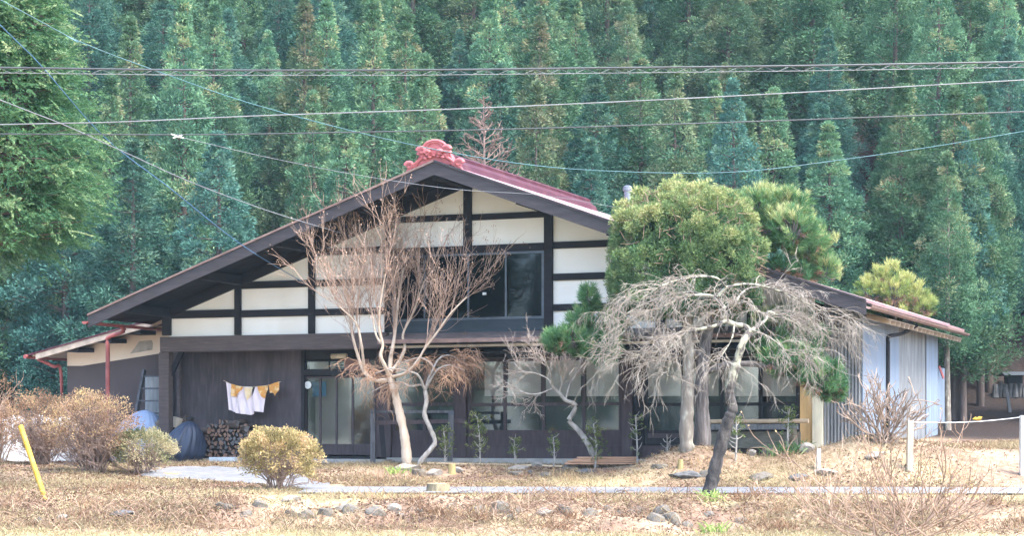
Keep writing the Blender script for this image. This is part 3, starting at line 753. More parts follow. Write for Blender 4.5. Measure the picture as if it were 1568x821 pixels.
protos = [cedar_proto(18, 13, 1.7, 4.4, cedar_leaf, .7, 1.1), cedar_proto(11, 13, 1.55, 2.6, cedar_leaf), cedar_proto(12, 13, 1.75, 3.4, cedar_leaf, .9), cedar_proto(13, 13, 1.4, 2.2, cedar_leaf),
          cedar_proto(14, 13, 1.6, 3.0, cedar_rust), cedar_proto(15, 13, 1.5, 3.8, cedar_rust, .85), cedar_proto(16, 13, 1.6, 2.4, cedar_blue), cedar_proto(17, 13, 1.8, 3.2, cedar_blue, .9)]
tall = [cedar_proto(21, 13, 1.3, 4.0, cedar_leaf, low=1), cedar_proto(22, 13, 1.4, 3.6, cedar_blue, low=1)]
GRN = [0, 1, 2, 3, 1, 6, 7]; RST = [4, 5]
taken = []
# cedars one can tell apart: (tip pixel x, y, distance, prototype, label)
heroes = [(280, 4, 63, 0, 'tall green cedar with pointed tip above the left roof slope'),
 (466, 2, 66, 3, 'cedar with a rust brown top rising behind the left roof slope'),
 (572, 2, 64, 2, 'slender cedar with a bare pale stem showing above the left roof slope'),
 (622, 18, 67, 1, 'green cedar beside the slender pale stemmed one above the roof'),
 (704, 48, 74, 6, 'blue green cedar standing behind the bare brown larch'),
 (826, 30, 65, 3, 'yellowish brown cedar just right of the bare brown larch'),
 (1034, 108, 62, 4, 'olive cedar rising straight behind the flue pipe and clipped conifer'),
 (1185, 140, 60, 2, 'green cedar whose tip stands over the pine beside the clipped conifer'),
 (1268, 46, 70, 5, 'tall blue green cedar behind the row right of the pines'),
 (1381, 134, 59, 0, 'narrow light green cedar with spiky tip right of the pines'),
 (1462, 138, 58, 1, 'broad green cedar above the shed end at the edge of the wood'),
 (1418, 24, 74, 2, 'high pointed cedar in the back rows at upper right'),
 (100, 150, 60, 5, 'dark blue green cedar behind the big cypress'),
 (410, 50, 72, 1, 'green cedar in the second row left of the rust topped one'),
 (1110, 98, 70, 3, 'rusty cedar between the olive cedar and the pine tip'),
 (960, 2, 72, 4, 'yellow olive cedar high above the flue pipe'),
 (350, 18, 71, 6, 'blue green cedar right of the tall pointed one'),
 (905, 215, 59, 5, 'low blue green cedar close behind the red roof'),
 (200, 30, 68, 2, 'green cedar between the cypress and the tall pointed cedar'),
 (1545, 60, 66, 5, 'dark cedar at the right edge of the wood')]
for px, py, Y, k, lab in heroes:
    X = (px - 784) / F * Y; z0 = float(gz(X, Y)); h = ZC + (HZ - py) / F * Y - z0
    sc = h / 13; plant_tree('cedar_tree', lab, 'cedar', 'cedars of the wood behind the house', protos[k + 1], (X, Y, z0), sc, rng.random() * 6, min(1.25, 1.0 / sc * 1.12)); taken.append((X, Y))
# the four trunks standing clear right of the shed
for px, py, k, top, lab in ((1451, 668, 0, 235, 'cedar with pale mottled trunk standing closest to the shed end'), (1475, 645, 1, 200, 'cedar with thin brown trunk second from the shed end'), (1501, 622, 0, 150, 'cedar with thick grey trunk near the little shrine'), (1515, 600, 1, 120, 'cedar with slim trunk between the thick one and the shrine')):
    p = G(px, py, 53.5); h = ZC + (HZ - top) / F * p[1] - p[2]
    t = plant_tree('cedar_tree', lab, 'cedar', 'cedars of the wood behind the house', tall[k], p, h / 13, rng.random() * 6, 1.1); taken.append((p[0], p[1]))
    if px == 1451:
        tk = [q for q in bpy.data.objects if q.parent == t and q.name.startswith('trunk')][0]; me = tk.data.copy(); me.materials.clear(); me.materials.append(M['bark_pale']); tk.data = me
    if px == 1515: taken.append((p[0] + 1.2, p[1]))
# the rows behind, filled row by row
n = 0; Y = 58.5
while Y < 112 and n < 262:
    half = 784 / F * Y + 3.0
    X = -half + rng.random() * 2
    while X < half:
        x = X + rng.normal(0, .35); y = Y + rng.normal(0, .8)
        px = 784 + F * x / y
        ok = all((x - a) ** 2 + ((y - b) * .75) ** 2 > 1.6 ** 2 for a, b in taken)
        clear = 1395 < px < 1600 and y < 66
        if ok and not clear and n < 262:
            rust = rng.random() < (.18 if 500 < px < 1200 else .07)
            k = RST[rng.integers(2)] if rust else GRN[rng.integers(7)]
            h = rng.uniform(9.2, 12.4) * (1 + .10 * (Y > 75))
            lab = 'rust tinged cedar standing among green ones in the dense wood' if rust else ('blue green cedar deep in the dense wood on the slope' if k > 5 else 'green cedar in the crowded rows on the wooded slope')
            gp = 'rust tinged cedars of the wood' if rust else ('blue green cedars of the wood' if k > 5 else 'green cedars of the wood')
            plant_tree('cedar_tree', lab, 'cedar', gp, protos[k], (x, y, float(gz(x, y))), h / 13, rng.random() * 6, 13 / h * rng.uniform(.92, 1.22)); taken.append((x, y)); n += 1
        X += 2.7 + rng.random() * 1.0
    Y += 5.0

# the far side of the field, mirrored in the window panes
for k in range(16):
    x = -14 - k * 3.6 + rng.normal(0, .8); y = -16 + k * 1.4 + rng.normal(0, 1.5)
    plant_tree('cedar_tree', 'cedar standing across the field behind the viewpoint', 'cedar', 'cedars across the field', protos[k % 7], (x, y, float(gz(x, y))), rng.uniform(.75, 1.05), rng.random() * 6)

# no bare gaps in the wood: a young cedar wherever none stands near
gx = np.arange(-33, 37, 1.3)
for y in np.arange(60, 104, 1.6):
    for x in gx:
        px = 784 + F * x / y
        if abs(x) > 784 / F * y + 3 or (px > 1395 and y < 67) or n > 285: continue
        if all((x - a) ** 2 + ((y - b) * .75) ** 2 > 2.45 ** 2 for a, b in taken):
            h = rng.uniform(8.5, 10.5); plant_tree('cedar_tree', 'green cedar in the crowded rows on the wooded slope', 'cedar', 'green cedars of the wood', protos[GRN[rng.integers(6)]], (x, y, float(gz(x, y))), h / 13, rng.random() * 6, 1.35); taken.append((x, y)); n += 1

# ---- bare woody growth
def branchlets(mb, p, d, L, r, lev, P, ends=None):
    """one wandering shoot and, along it, smaller ones"""
    ns = P['seg'][lev]; pts = [np.array(p, float)]; d = np.array(d, float); st = L / ns
    for i in range(ns):
        d = unit(d + rng.normal(0, P['wob'][lev], 3) + np.array([0, 0, P['up'][lev]])); pts.append(pts[-1] + d * st)
    mb.tube(pts, np.linspace(r, r * P['tap'], ns + 1), 3 if lev or r < .012 else 5, cap=False)
    if ends is not None: ends.append((pts[-1], d))
    if lev + 1 < P['lev']:
        for k in range(P['kids'][lev]):
            f = rng.uniform(P['from'], 1.0) * ns; i = min(int(f), ns - 1)
            q = pts[i] + (pts[i + 1] - pts[i]) * (f - i)
            dd = unit(pts[i + 1] - pts[i]); s = unit(np.cross(dd, rng.normal(size=3)))
            a = P['ang'] * rng.uniform(.6, 1.3)
            branchlets(mb, q, dd * math.cos(a) + s * math.sin(a), L * P['ratio'] * rng.uniform(.6, 1.2), max(r * P['rr'], P.get('rmin', .003)), lev + 1, P, ends)

def limb(mb, pix, r0, r1, Y, n=8, k=6):
    """a limb through photo points (x, y, metres behind Y)"""
    P = spline([at(a, b, Y + c) for a, b, c in pix], k); rr = np.linspace(r0, r1, len(P)) * (1 + .07 * rng.normal(size=len(P)))
    mb.tube(P, rr, n); return P

# crape myrtle, bare, before the entrance
M['myrtle'] = surf('smooth tan bark', [(.3, (.44, .33, .24)), (.6, (.58, .46, .35)), (.8, (.68, .57, .45))], 3, .75, (3, 3, .8), .15)
M['myrtle_twig'] = surf('tan twigs', (.38, .255, .185), 3, .8)
g0 = G(623, 713, 36, 43); Ym = g0[1]
t = thing('crape_myrtle', 'bare tan barked tree forking low into a vase of twigs before the entrance', 'tree', g0)
mb = MB()
limb(mb, [(623, 716, 0), (622, 690, 0), (618, 660, 0), (610, 625, 0), (604, 600, 0), (597, 578, 0)], .122, .08, Ym, 10)
starts = []
for pix, r in (([(597, 582, 0), (575, 583, .1), (558, 570, .2), (548, 545, .3), (540, 515, .4), (535, 480, .6), (528, 430, .8)], .062),
               ([(558, 570, .2), (556, 548, .0), (553, 525, -.2), (545, 495, -.3), (520, 470, -.5)], .045),
               ([(597, 580, 0), (590, 562, -.2), (583, 545, -.3), (586, 528, -.3), (580, 500, -.4), (583, 460, -.5), (590, 420, -.6)], .058),
               ([(597, 580, 0), (598, 550, .2), (602, 528, .3), (606, 500, .5), (610, 460, .7), (618, 410, .9)], .062),
               ([(598, 570, 0), (612, 552, .3), (620, 532, .4), (617, 512, .5), (632, 480, .6), (650, 430, .6)], .052),
               ([(598, 578, 0), (620, 572, -.3), (638, 555, -.5), (650, 535, -.6), (665, 515, -.7), (690, 480, -.8), (715, 455, -.8)], .045),
               ([(586, 528, -.3), (577, 516, -.1), (572, 495, .1), (566, 460, .3), (556, 420, .4)], .035)):
    P = limb(mb, pix, r * .9, r * .32, Ym, 7); starts.append((P, r * .35))
obj('trunk', mb, M['myrtle'], t, smooth=True)
tw = MB(); ends = []
PM = dict(lev=3, seg=(7, 5, 4), wob=(.10, .13, .18), up=(.10, .10, .06), kids=(6, 4, 0), ang=.52, ratio=.55, rr=.5, tap=.45, **{'from': .15}, rmin=.0042)
for P, r in starts:
    L = len(P); 
    for k in range(11):
        i = int(L * rng.uniform(.45, .99)); i = min(i, L - 2); d = unit(P[i + 1] - P[i])
        branchlets(tw, P[i], unit(d + rng.normal(0, .38, 3) + np.array([0, 0, .5])), rng.uniform(1.0, 1.9), .0098, 0, PM, ends)
pods = MB()
for p, d in ends[::3]:
    if p[2] > 3.0: pods.blades(np.repeat(p[None], 5, 0) + rng.normal(0, .03, (5, 3)), ball(5), .045, .012, .5)
obj('twigs', tw, M['myrtle_twig'], t); obj('seed_pods', pods, M['myrtle_twig'], t)

# weeping shrub tree with rusty twigs
def lichen():
    m, nt, out = newmat('lichen blotched bark'); b = nt.nodes.new('ShaderNodeBsdfPrincipled'); nt.links.new(b.outputs[0], out.inputs[0]); b.inputs['Roughness'].default_value = .9
    tc = nt.nodes.new('ShaderNodeTexCoord'); sp = nt.nodes.new('ShaderNodeSeparateXYZ'); nt.links.new(tc.outputs['Object'], sp.inputs[0])
    mr = nt.nodes.new('ShaderNodeMapRange'); nt.links.new(sp.outputs['Z'], mr.inputs['Value']); mr.inputs['From Min'].default_value = 1.5; mr.inputs['From Max'].default_value = 2.2; mr.inputs['To Min'].default_value = -.10; mr.inputs['To Max'].default_value = .05
    ad = nt.nodes.new('ShaderNodeMath'); nt.links.new(mr.outputs[0], ad.inputs[0]); nt.links.new(noise(nt, 5.5, 6, None, (1.4, 1.4, .8), .65), ad.inputs[1])
    nt.links.new(ramp(nt, ad.outputs[0], [(.3, (.022, .019, .018)), (.52, (.085, .072, .064)), (.585, (.27, .262, .19)), (.75, (.38, .37, .28))]), b.inputs['Base Color'])
    bp = nt.nodes.new('ShaderNodeBump'); bp.inputs['Strength'].default_value = .5; bp.inputs['Distance'].default_value = .02; nt.links.new(noise(nt, 16, 5), bp.inputs['Height']); nt.links.new(bp.outputs[0], b.inputs['Normal']); return m
M['lichen_bark'] = lichen() if 1 else surf('lichen blotched bark', [(.35, (.05, .042, .038)), (.5, (.15, .13, .115)), (.56, (.62, .60, .48)), (.75, (.72, .70, .58))], 4.5, .9, (1.4, 1.4, .8), .4, 14)
M['grey_bark'] = surf('pale grey bark', [(.3, (.20, .175, .155)), (.7, (.46, .42, .37))], 6, .9, (2, 2, .8), .4)
M['rust_twig'] = surf('rusty twigs', [(.3, (.26, .15, .09)), (.7, (.42, .26, .17))], 3, .85)
g1 = G(649, 703, 36, 43); Yw = g1[1] - .1
t = thing('weeping_maple', 'small weeping maple with rusty drooping twigs behind the tan tree', 'tree', g1)
mb = MB()
limb(mb, [(640, 716, 0), (648, 702, 0), (660, 688, 0), (666, 676, 0), (658, 655, 0), (650, 635, 0), (653, 615, 0), (651, 598, 0)], .06, .045, Yw, 8)
LS = []
for pix in ([(651, 598, 0), (645, 590, .1), (628, 592, .2), (612, 585, .3), (590, 590, .4), (570, 600, .3)], [(651, 598, 0), (656, 580, .1), (664, 565, .2), (655, 553, .3), (640, 548, .3), (615, 556, .2)], [(651, 598, 0), (662, 578, -.2), (672, 565, -.3), (690, 560, -.3), (712, 568, -.2)], [(651, 598, 0), (640, 575, -.2), (620, 568, -.3), (598, 565, -.3), (575, 572, -.3)], [(656, 580, .1), (672, 550, .2), (690, 545, .3), (708, 556, .4)]):
    P = limb(mb, pix, .03, .014, Yw, 6); LS.append(P)
obj('trunk', mb, M['grey_bark'], t, smooth=True)
tw = MB()
PW_ = dict(lev=3, seg=(8, 6, 4), wob=(.16, .18, .2), up=(-.09, -.16, -.16), kids=(6, 5, 0), ang=.75, ratio=.55, rr=.6, tap=.5, **{'from': .1}, rmin=.0042)
for P in LS:
    for k in range(10):
        i = int(rng.uniform(.25, .98) * (len(P) - 1)); c = P[i]
        o_ = unit(np.array([c[0] - g1[0], (c[1] - g1[1]), 0]) + rng.normal(0, .45, 3) * np.array([1, 1, 0]))
        branchlets(tw, c, unit(o_ + np.array([0, 0, rng.uniform(.0, .7)])), rng.uniform(.55, 1.05), .0064, 0, PW_)
obj('twigs', tw, M['rust_twig'], t)

# little twisted bare tree in the middle of the garden
g2 = G(905, 697, 34, 42); Yt = g2[1]
t = thing('twisted_plum', 'small bare tree with a zigzag trunk leaning left before the glazed doors', 'tree', g2)
mb = MB()
limb(mb, [(914, 716, 0), (909, 700, 0), (900, 680, 0), (886, 660, 0), (872, 645, 0), (878, 632, 0), (881, 620, 0), (866, 613, 0), (856, 602, 0), (846, 592, 0)], .07, .032, Yt, 8)
LS = []
for pix in ([(848, 594, 0), (830, 602, .1), (812, 604, .2), (795, 598, .3), (778, 588, .3)], [(846, 592, 0), (838, 580, .1), (820, 572, .2), (800, 568, .2), (785, 555, .3)], [(856, 602, 0), (860, 585, -.1), (858, 565, -.2), (862, 548, -.3)], [(846, 592, 0), (842, 570, -.2), (832, 552, -.3), (818, 542, -.3)], [(866, 613, 0), (872, 590, .2), (884, 572, .3), (892, 560, .3)]):
    P = limb(mb, pix, .024, .010, Yt, 6); LS.append(P)
obj('trunk', mb, M['grey_bark'], t, smooth=True)
tw = MB()
PT = dict(lev=3, seg=(6, 5, 4), wob=(.18, .2, .22), up=(.04, .04, .02), kids=(5, 4, 0), ang=.7, ratio=.55, rr=.6, tap=.5, **{'from': .15}, rmin=.0042)
for P in LS:
    for k in range(8):
        i = int(rng.uniform(.25, .98) * (len(P) - 2)); d = unit(P[i + 1] - P[i])
        branchlets(tw, P[i], unit(d + rng.normal(0, .55, 3) + np.array([0, 0, .15])), rng.uniform(.35, .75), .008, 0, PT)
obj('twigs', tw, surf('greyish twigs', [(.3, (.30, .235, .19)), (.7, (.45, .37, .31))], 3, .85), t)

# the leaning weeping cherry with lichen
g3 = G(1086, 757, 30, 38); Yc = g3[1]
t = thing('weeping_cherry', 'leaning bare weeping tree with black and white lichen blotched trunk by the road', 'tree', g3)
mb = MB()
limb(mb, [(1084, 760, 0), (1090, 738, 0), (1098, 705, 0), (1108, 668, 0), (1116, 642, 0), (1122, 626, 0), (1117, 606, 0), (1118, 592, 0), (1124, 570, 0), (1130, 548, 0), (1138, 524, 0), (1148, 508, .1)], .125, .068, Yc, 10)
LS = []
lims = [([(1148, 508, .1), (1140, 500, .1), (1125, 497, 0), (1112, 490, -.1), (1108, 472, -.2), (1100, 455, -.2), (1112, 440, -.2)], .07, .03),
        ([(1112, 490, -.1), (1098, 498, -.2), (1078, 503, -.3), (1058, 508, -.4), (1040, 520, -.4), (1022, 535, -.5)], .05, .018),
        ([(1108, 475, -.2), (1120, 470, -.4), (1132, 465, -.5), (1150, 462, -.6)], .035, .02),
        ([(1148, 508, .1), (1160, 500, .2), (1172, 490, .3), (1176, 478, .4), (1195, 485, .5), (1225, 500, .6), (1250, 520, .7)], .05, .016),
        ([(1100, 455, -.2), (1080, 452, -.3), (1050, 455, -.4), (1015, 470, -.5), (980, 490, -.5), (940, 520, -.5)], .03, .012),
        ([(1022, 535, -.5), (1000, 540, -.5), (970, 545, -.5), (935, 550, -.5)], .02, .010),
        ([(1112, 440, -.2), (1140, 435, 0), (1175, 440, .3), (1215, 455, .5), (1260, 480, .7), (1290, 515, .8)], .03, .011),
        ([(1040, 520, -.4), (1032, 545, -.5), (1024, 565, -.5), (1020, 590, -.5)], .022, .010),
        ([(1112, 440, -.2), (1095, 425, -.5), (1060, 425, -.8), (1020, 435, -1.1), (985, 455, -1.2)], .025, .010),
        ([(1124, 470, -.2), (1135, 450, .5), (1155, 440, 1.0), (1190, 445, 1.4), (1225, 465, 1.5)], .028, .011),
        ([(1115, 475, 0), (1090, 455, .6), (1050, 448, 1.0), (1000, 460, 1.3), (960, 480, 1.4)], .028, .011),
        ([(1125, 497, 0), (1120, 520, -.5), (1105, 545, -.8), (1090, 570, -.9)], .022, .009),
        ([(1150, 505, .1), (1175, 515, -.4), (1200, 535, -.6), (1215, 560, -.6)], .022, .009)]
for pix, r0, r1 in lims: P = limb(mb, pix, r0 * .80, r1 * .75, Yc, 7); LS.append(P)
obj('trunk', mb, M['lichen_bark'], t, smooth=True)
tw = MB()
PC = dict(lev=3, seg=(9, 6, 4), wob=(.15, .18, .2), up=(-.13, -.20, -.20), kids=(6, 4, 0), ang=.7, ratio=.5, rr=.55, tap=.45, **{'from': .1}, rmin=.0036)
for P, (pix, r0, r1) in zip(LS, lims):
    nn = 21 if len(pix) > 5 else 9
    if pix[0] == (1148, 508, .1) and r0 == .07: nn = 8
    for k in range(nn):
        i = int(rng.uniform(.30, .99) * (len(P) - 2)); c = P[i]; d = unit(P[i + 1] - P[i])
        o_ = unit(np.array([c[0] - at(1125, 500, Yc)[0], .8 * (c[1] - Yc), 0]) + .5 * d + rng.normal(0, .5, 3) * np.array([1, 1, 0]))
        branchlets(tw, c, unit(o_ * 1.0 + np.array([0, 0, rng.uniform(.1, .85)])), rng.uniform(.5, 1.2), .0064, 0, PC)
obj('twigs', tw, surf('silvery twigs', [(.3, (.19, .158, .128)), (.7, (.34, .295, .245))], 3, .85), t)

# big clipped conifer and the pine behind it
def skin_points(n, fn):
    out = []; 
    while len(out) < n:
        q_ = rng.uniform(-1, 1, (n * 2, 3)); v = fn(q_); out += list(q_[v])
    return np.array(out[:n])
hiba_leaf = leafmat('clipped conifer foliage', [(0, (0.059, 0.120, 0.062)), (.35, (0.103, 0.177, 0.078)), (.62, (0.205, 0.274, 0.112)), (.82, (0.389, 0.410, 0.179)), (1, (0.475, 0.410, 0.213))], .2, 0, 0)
g4 = G(1052, 690, 36, 40); Yh_ = g4[1]
t = thing('clipped_conifer', 'large rounded clipped conifer with a dense yellow green crown in front of the roof', 'conifer', g4)
mb = MB(); limb(mb, [(1052, 695, 0), (1051, 660, 0), (1053, 600, 0), (1054, 540, 0), (1052, 480, 0), (1050, 350, 0)], .155, .09, Yh_, 12)
for k in range(26):
    a = rng.random() * 6.28; z = rng.uniform(-170, 60)
    p = at(1050, 420 + z * .4, Yh_); mb.tube(spline([p, p + np.array([math.cos(a) * .7, math.sin(a) * .7, .15]), p + np.array([math.cos(a) * 1.35, math.sin(a) * 1.35, .45])], 3), np.linspace(.035, .01, 7), 5)
obj('trunk', mb, M['bark_pale'], t, smooth=True)
cc = at(1050, 392, Yh_); RX = 106 / F * Yh_; RZu = 97 / F * Yh_; RZd = 84 / F * Yh_
dirs = ball(2500); 
def superr(d):   # squarish dome
    e = np.where(d[:, 2] > 0, 2.5, 4.5); rz = np.where(d[:, 2] > 0, RZu, RZd)
    return (abs(d[:, 0] / RX) ** e + abs(d[:, 1] / (RX * .95)) ** e + abs(d[:, 2] / rz) ** e) ** (-1 / e)
rad = superr(dirs) * (1 + .05 * rng.normal(size=len(dirs))) - .10
lump = vnoise(dirs[:, 0] * 3.6 + 10, dirs[:, 2] * 6.5 + dirs[:, 1] * 3)
C = cc + dirs * (rad * (1 + .30 * lump))[:, None]
keepm = rng.random(len(C)) < np.clip(.95 + 1.9 * lump, .12, 1); C = C[keepm]; dd = dirs[keepm]; lump = lump[keepm]
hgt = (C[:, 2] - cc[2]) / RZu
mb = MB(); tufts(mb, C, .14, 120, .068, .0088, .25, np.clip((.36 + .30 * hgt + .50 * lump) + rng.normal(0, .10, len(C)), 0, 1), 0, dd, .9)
tb = ball(900); tb[:, 2] = abs(tb[:, 2]); C2 = cc + tb * (superr(tb) * rng.uniform(.35, .85, 900))[:, None]
tufts(mb, C2, .2, 14, .16, .02, .2, .2)
for px, py in ((1035, 288), (985, 300), (1012, 305), (1075, 294), (1110, 312), (955, 325), (1130, 335)):
    c = at(px, py, Yh_ + rng.normal(0, .3)); tufts(mb, c + rng.normal(0, .09, (14, 3)), .13, 30, .14, .018, .5, .72)
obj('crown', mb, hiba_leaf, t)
mb = MB()
for k in range(1300):   # brown dead twigs showing through the crown
    d = ball(1)[0]; 
    if d[1] > .3: continue
    p = cc + d * (superr(d[None])[0] * rng.uniform(.95, 1.05)); e = unit(d + rng.normal(0, .8, 3)); 
    if float(vnoise(d[0] * 3.6 + 10, d[2] * 6.5 + d[1] * 3)) > .05: continue 
    mb.tube([p - e * .16, p, p + e * .18 + rng.normal(0, .03, 3)], [.007, .006, .004], 3)
tag(obj('dead_twigs', mb, surf('dead brown twigs', (.30, .20, .145), 4, .9), t), kind='stuff')

pine_leaf = leafmat('pine needles', [(0, (.035, .085, .035)), (.4, (.08, .185, .085)), (.7, (.165, .29, .12)), (.9, (.42, .45, .20)), (1, (.54, .53, .27))], .25, .05, .01)
pine_dead = leafmat('brown pine needles', [(0, (.13, .075, .05)), (1, (.28, .17, .115))], .2, .03, 0)
M['pine_bark'] = surf('fissured pine bark', [(.35, (.07, .06, .055)), (.6, (.16, .14, .13)), (.8, (.26, .235, .22))], 3.2, .95, (5, 5, .7), .9, 5)
def needles(mb, C, D, per, ll, lw, tint):
    """brush of needles at each shoot tip C pointing along D"""
    N = len(C); c = np.repeat(C, per, 0); d = np.repeat(D, per, 0)
    base = c - d * (rng.uniform(0, .16, N * per))[:, None]
    dd = unit(d * .9 + .62 * ball(N * per)); t = np.repeat(np.broadcast_to(tint, N), per) + rng.normal(0, .08, N * per)
    mb.blades(base, dd, ll * rng.uniform(.7, 1.1, N * per), lw, np.clip(t, 0, 1))
def pine_cloud(nd, dead, br, c, rx, ry, rz, n, tint=.45, yellow=.25, brown=.2, up=.75):
    """a pad of shoots: needle brushes over an ellipsoid, candles at the top, dry needles beneath"""
    d = ball(n); C = np.array(c) + d * np.array([rx, ry, rz]) * rng.uniform(.6, 1.02, n)[:, None]
    D = unit(d * .8 + np.array([0, 0, up]) + .25 * rng.normal(size=d.shape))
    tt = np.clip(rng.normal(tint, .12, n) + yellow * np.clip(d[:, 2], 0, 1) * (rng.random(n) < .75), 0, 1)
    bm = (d[:, 2] < -.15) & (rng.random(n) < brown * 3)
    needles(nd, C[~bm], D[~bm], 46, .19, .0058, tt[~bm])
    if bm.any(): needles(dead, C[bm], unit(d[bm] + np.array([0, 0, -.1])), 30, .17, .005, rng.random(bm.sum()))
    for q_ in C[:: 4]:
        br.tube(spline([np.array(c) + np.array([0, 0, -rz * .5]), (np.array(c) + q_) / 2 + rng.normal(0, .05, 3) - np.array([0, 0, .08]), q_], 3), np.linspace(.022, .007, 7), 4)
g5 = G(1077, 688, 36, 41); Yp = g5[1] + .5; g5 = np.array([at(1077, 600, Yp)[0], Yp, float(gz(at(1077, 600, Yp)[0], Yp))])
t = thing('pine_tree', 'pine with fissured grey trunk reaching out on both sides of the clipped conifer', 'pine', g5)
mb = MB(); limb(mb, [(1076, 698, 0), (1076, 650, 0), (1074, 600, 0), (1078, 540, .1), (1090, 480, .2), (1110, 420, .3), (1160, 370, .3), (1200, 345, .3)], .18, .07, Yp, 12)
limb(mb, [(1078, 545, .1), (1040, 530, -.1), (980, 515, -.2), (920, 512, -.3), (870, 520, -.4)], .075, .03, Yp, 8)
limb(mb, [(1078, 570, .1), (1120, 558, -.2), (1170, 560, -.4), (1215, 572, -.6), (1265, 585, -.7)], .08, .03, Yp, 8)
limb(mb, [(920, 512, -.3), (905, 480, -.3), (900, 460, -.3)], .03, .015, Yp, 6)
nd, de, br = MB(), MB(), MB()
def pc(px, py, dy, rx, ry, rz, n, **k): pine_cloud(nd, de, br, at(px, py, Yp + dy), rx / F * Yp, ry / F * Yp, rz / F * Yp, n, **k)
for a in ((1190, 345, .3, 48, 50, 40, 150), (1160, 312, .3, 34, 36, 28, 90), (1205, 315, .4, 40, 40, 30, 110), (1240, 375, .3, 34, 40, 32, 100), (1262, 410, .2, 22, 26, 22, 55), (1150, 360, .5, 30, 30, 30, 60), (1215, 350, -.3, 40, 34, 36, 110)): pc(*a, tint=.52, yellow=.45, brown=.04)
for a in ((1195, 415, .2, 50, 50, 20, 100), (1225, 430, .1, 34, 30, 14, 40)): pc(*a, tint=.3, yellow=.0, brown=.9)
for a in ((878, 520, -.4, 42, 40, 24, 150), (915, 530, -.3, 36, 38, 28, 110), (903, 455, -.3, 15, 24, 22, 45), (890, 488, -.3, 24, 26, 20, 60), (935, 500, -.2, 32, 36, 30, 100), (850, 520, -.4, 20, 24, 15, 50)): pc(*a, tint=.46, yellow=.2, brown=.04)
for a in ((1258, 578, -.7, 36, 42, 32, 150), (1225, 548, -.5, 36, 38, 30, 120), (1276, 598, -.7, 20, 26, 18, 60), (1190, 550, -.4, 30, 32, 26, 70), (1180, 510, .1, 44, 42, 38, 120), (1210, 485, .2, 38, 36, 32, 90), (1240, 520, -.3, 28, 30, 26, 70)): pc(*a, tint=.46, yellow=.24, brown=.10)
for px, py in ((1150, 285), (1165, 275), (1180, 283), (1205, 284), (1218, 292), (1228, 305), (1240, 320), (1255, 345), (1270, 355), (1278, 392), (1283, 405), (1192, 290)):
    c = at(px, py + 12, Yp + .3); needles(nd, c + rng.normal(0, .05, (5, 3)), unit(np.array([[.1, 0, 1.]] * 5) + .2 * rng.normal(size=(5, 3))), 60, .2, .006, .9)
obj('trunk', mb, M['pine_bark'], t, smooth=True); obj('branches', br, M['pine_bark'], t); obj('needles', nd, pine_leaf, t); obj('dry_needles', de, pine_dead, t)

# yellow green pine looking over the shed roof
p = at(1370, 600, 52); p[2] = float(gz(p[0], 52)); Yq = 52
t = thing('young_pine', 'yellow green bushy pine top showing above the shed roof', 'pine', p)
nd, de, br, mb = MB(), MB(), MB(), MB()
mb.tube(spline([p - np.array([0, 0, .2]), at(1368, 520, Yq), at(1372, 460, Yq)], 5), np.linspace(.14, .05, 11), 8)
pine_leaf2 = leafmat('yellowish pine needles', [(0, (.06, .12, .04)), (.4, (.16, .24, .075)), (.7, (.36, .40, .13)), (1, (.58, .55, .24))], .3, 0, 0)
for a in ((1370, 450, 36, 36, 34, 150), (1335, 448, 28, 30, 24, 90), (1410, 470, 26, 30, 26, 90), (1372, 485, 52, 44, 26, 130), (1350, 425, 16, 18, 16, 40)):
    pine_cloud(nd, de, br, at(a[0], a[1], Yq), *[q_ / F * Yq for q_ in a[2:5]], a[5], tint=.5, yellow=.35, brown=.25)
for px, py in ((1370, 398), (1343, 405), (1392, 418), (1328, 420), (1406, 430), (1356, 412), (1420, 448)):
    c = at(px, py + 8, Yq); needles(nd, c + rng.normal(0, .06, (6, 3)), unit(np.array([[0, 0, 1.]] * 6) + .25 * rng.normal(size=(6, 3))), 60, .24, .008, .85)
obj('trunk', mb, M['pine_bark'], t); obj('branches', br, M['pine_bark'], t); obj('needles', nd, pine_leaf2, t); obj('dry_needles', de, pine_dead, t)

# the big cypress at the left edge
p = at(-42, 660, 34.5); p[2] = float(gz(p[0], p[1])); Yl = 34.5
t = thing('cypress_tree', 'big bright green cypress with feathery sprays filling the upper left corner', 'cypress', p)
mb = MB(); mb.tube(spline([p - np.array([0, 0, .3]), p + np.array([.05, 0, 4]), p + np.array([-.05, 0, 8]), p + np.array([0, 0, 12.5])], 5), np.linspace(.30, .03, 16), 12)
C = []; D = []; T = []
z = 4.6
while z < 13.2:
    tt = (z - 4.6) / 9.0; rad = 2.42 * (1 - tt) ** .62 * min(1, .72 + tt * 3.2)
    nb = int(15 + rad * 12)
    for k in range(nb):
        a = rng.random() * 6.283; L = rad * rng.uniform(.72, 1.10)
        o_ = np.array([math.cos(a), math.sin(a), 0]); tip = p + o_ * L + np.array([0, 0, z + L * .05 + rng.normal(0, .12)])
        if rng.random() < .4: mb.tube(spline([p + np.array([0, 0, z - .1]), p + o_ * L * .5 + np.array([0, 0, z + .1]), tip], 3), np.linspace(.03, .008, 7), 4)
        tint = np.clip(rng.normal(.48, .15), 0, 1)
        for f in (1, .9, .78, .6):
            C.append(p + o_ * L * f + np.array([0, 0, tip[2] - p[2] - (1 - f) * .1]) + rng.normal(0, .10, 3)); D.append(o_); T.append(tint + (.14 if f == 1 else 0))
    z += .20
C = np.array(C); D = np.array(D); T = np.array(T)
cyp_leaf = leafmat('cypress sprays', [(0, (0.034, 0.097, 0.055)), (.4, (0.069, 0.160, 0.078)), (.7, (0.133, 0.242, 0.110)), (.9, (0.310, 0.407, 0.210)), (1, (0.413, 0.466, 0.250))], .3, 0, 0)
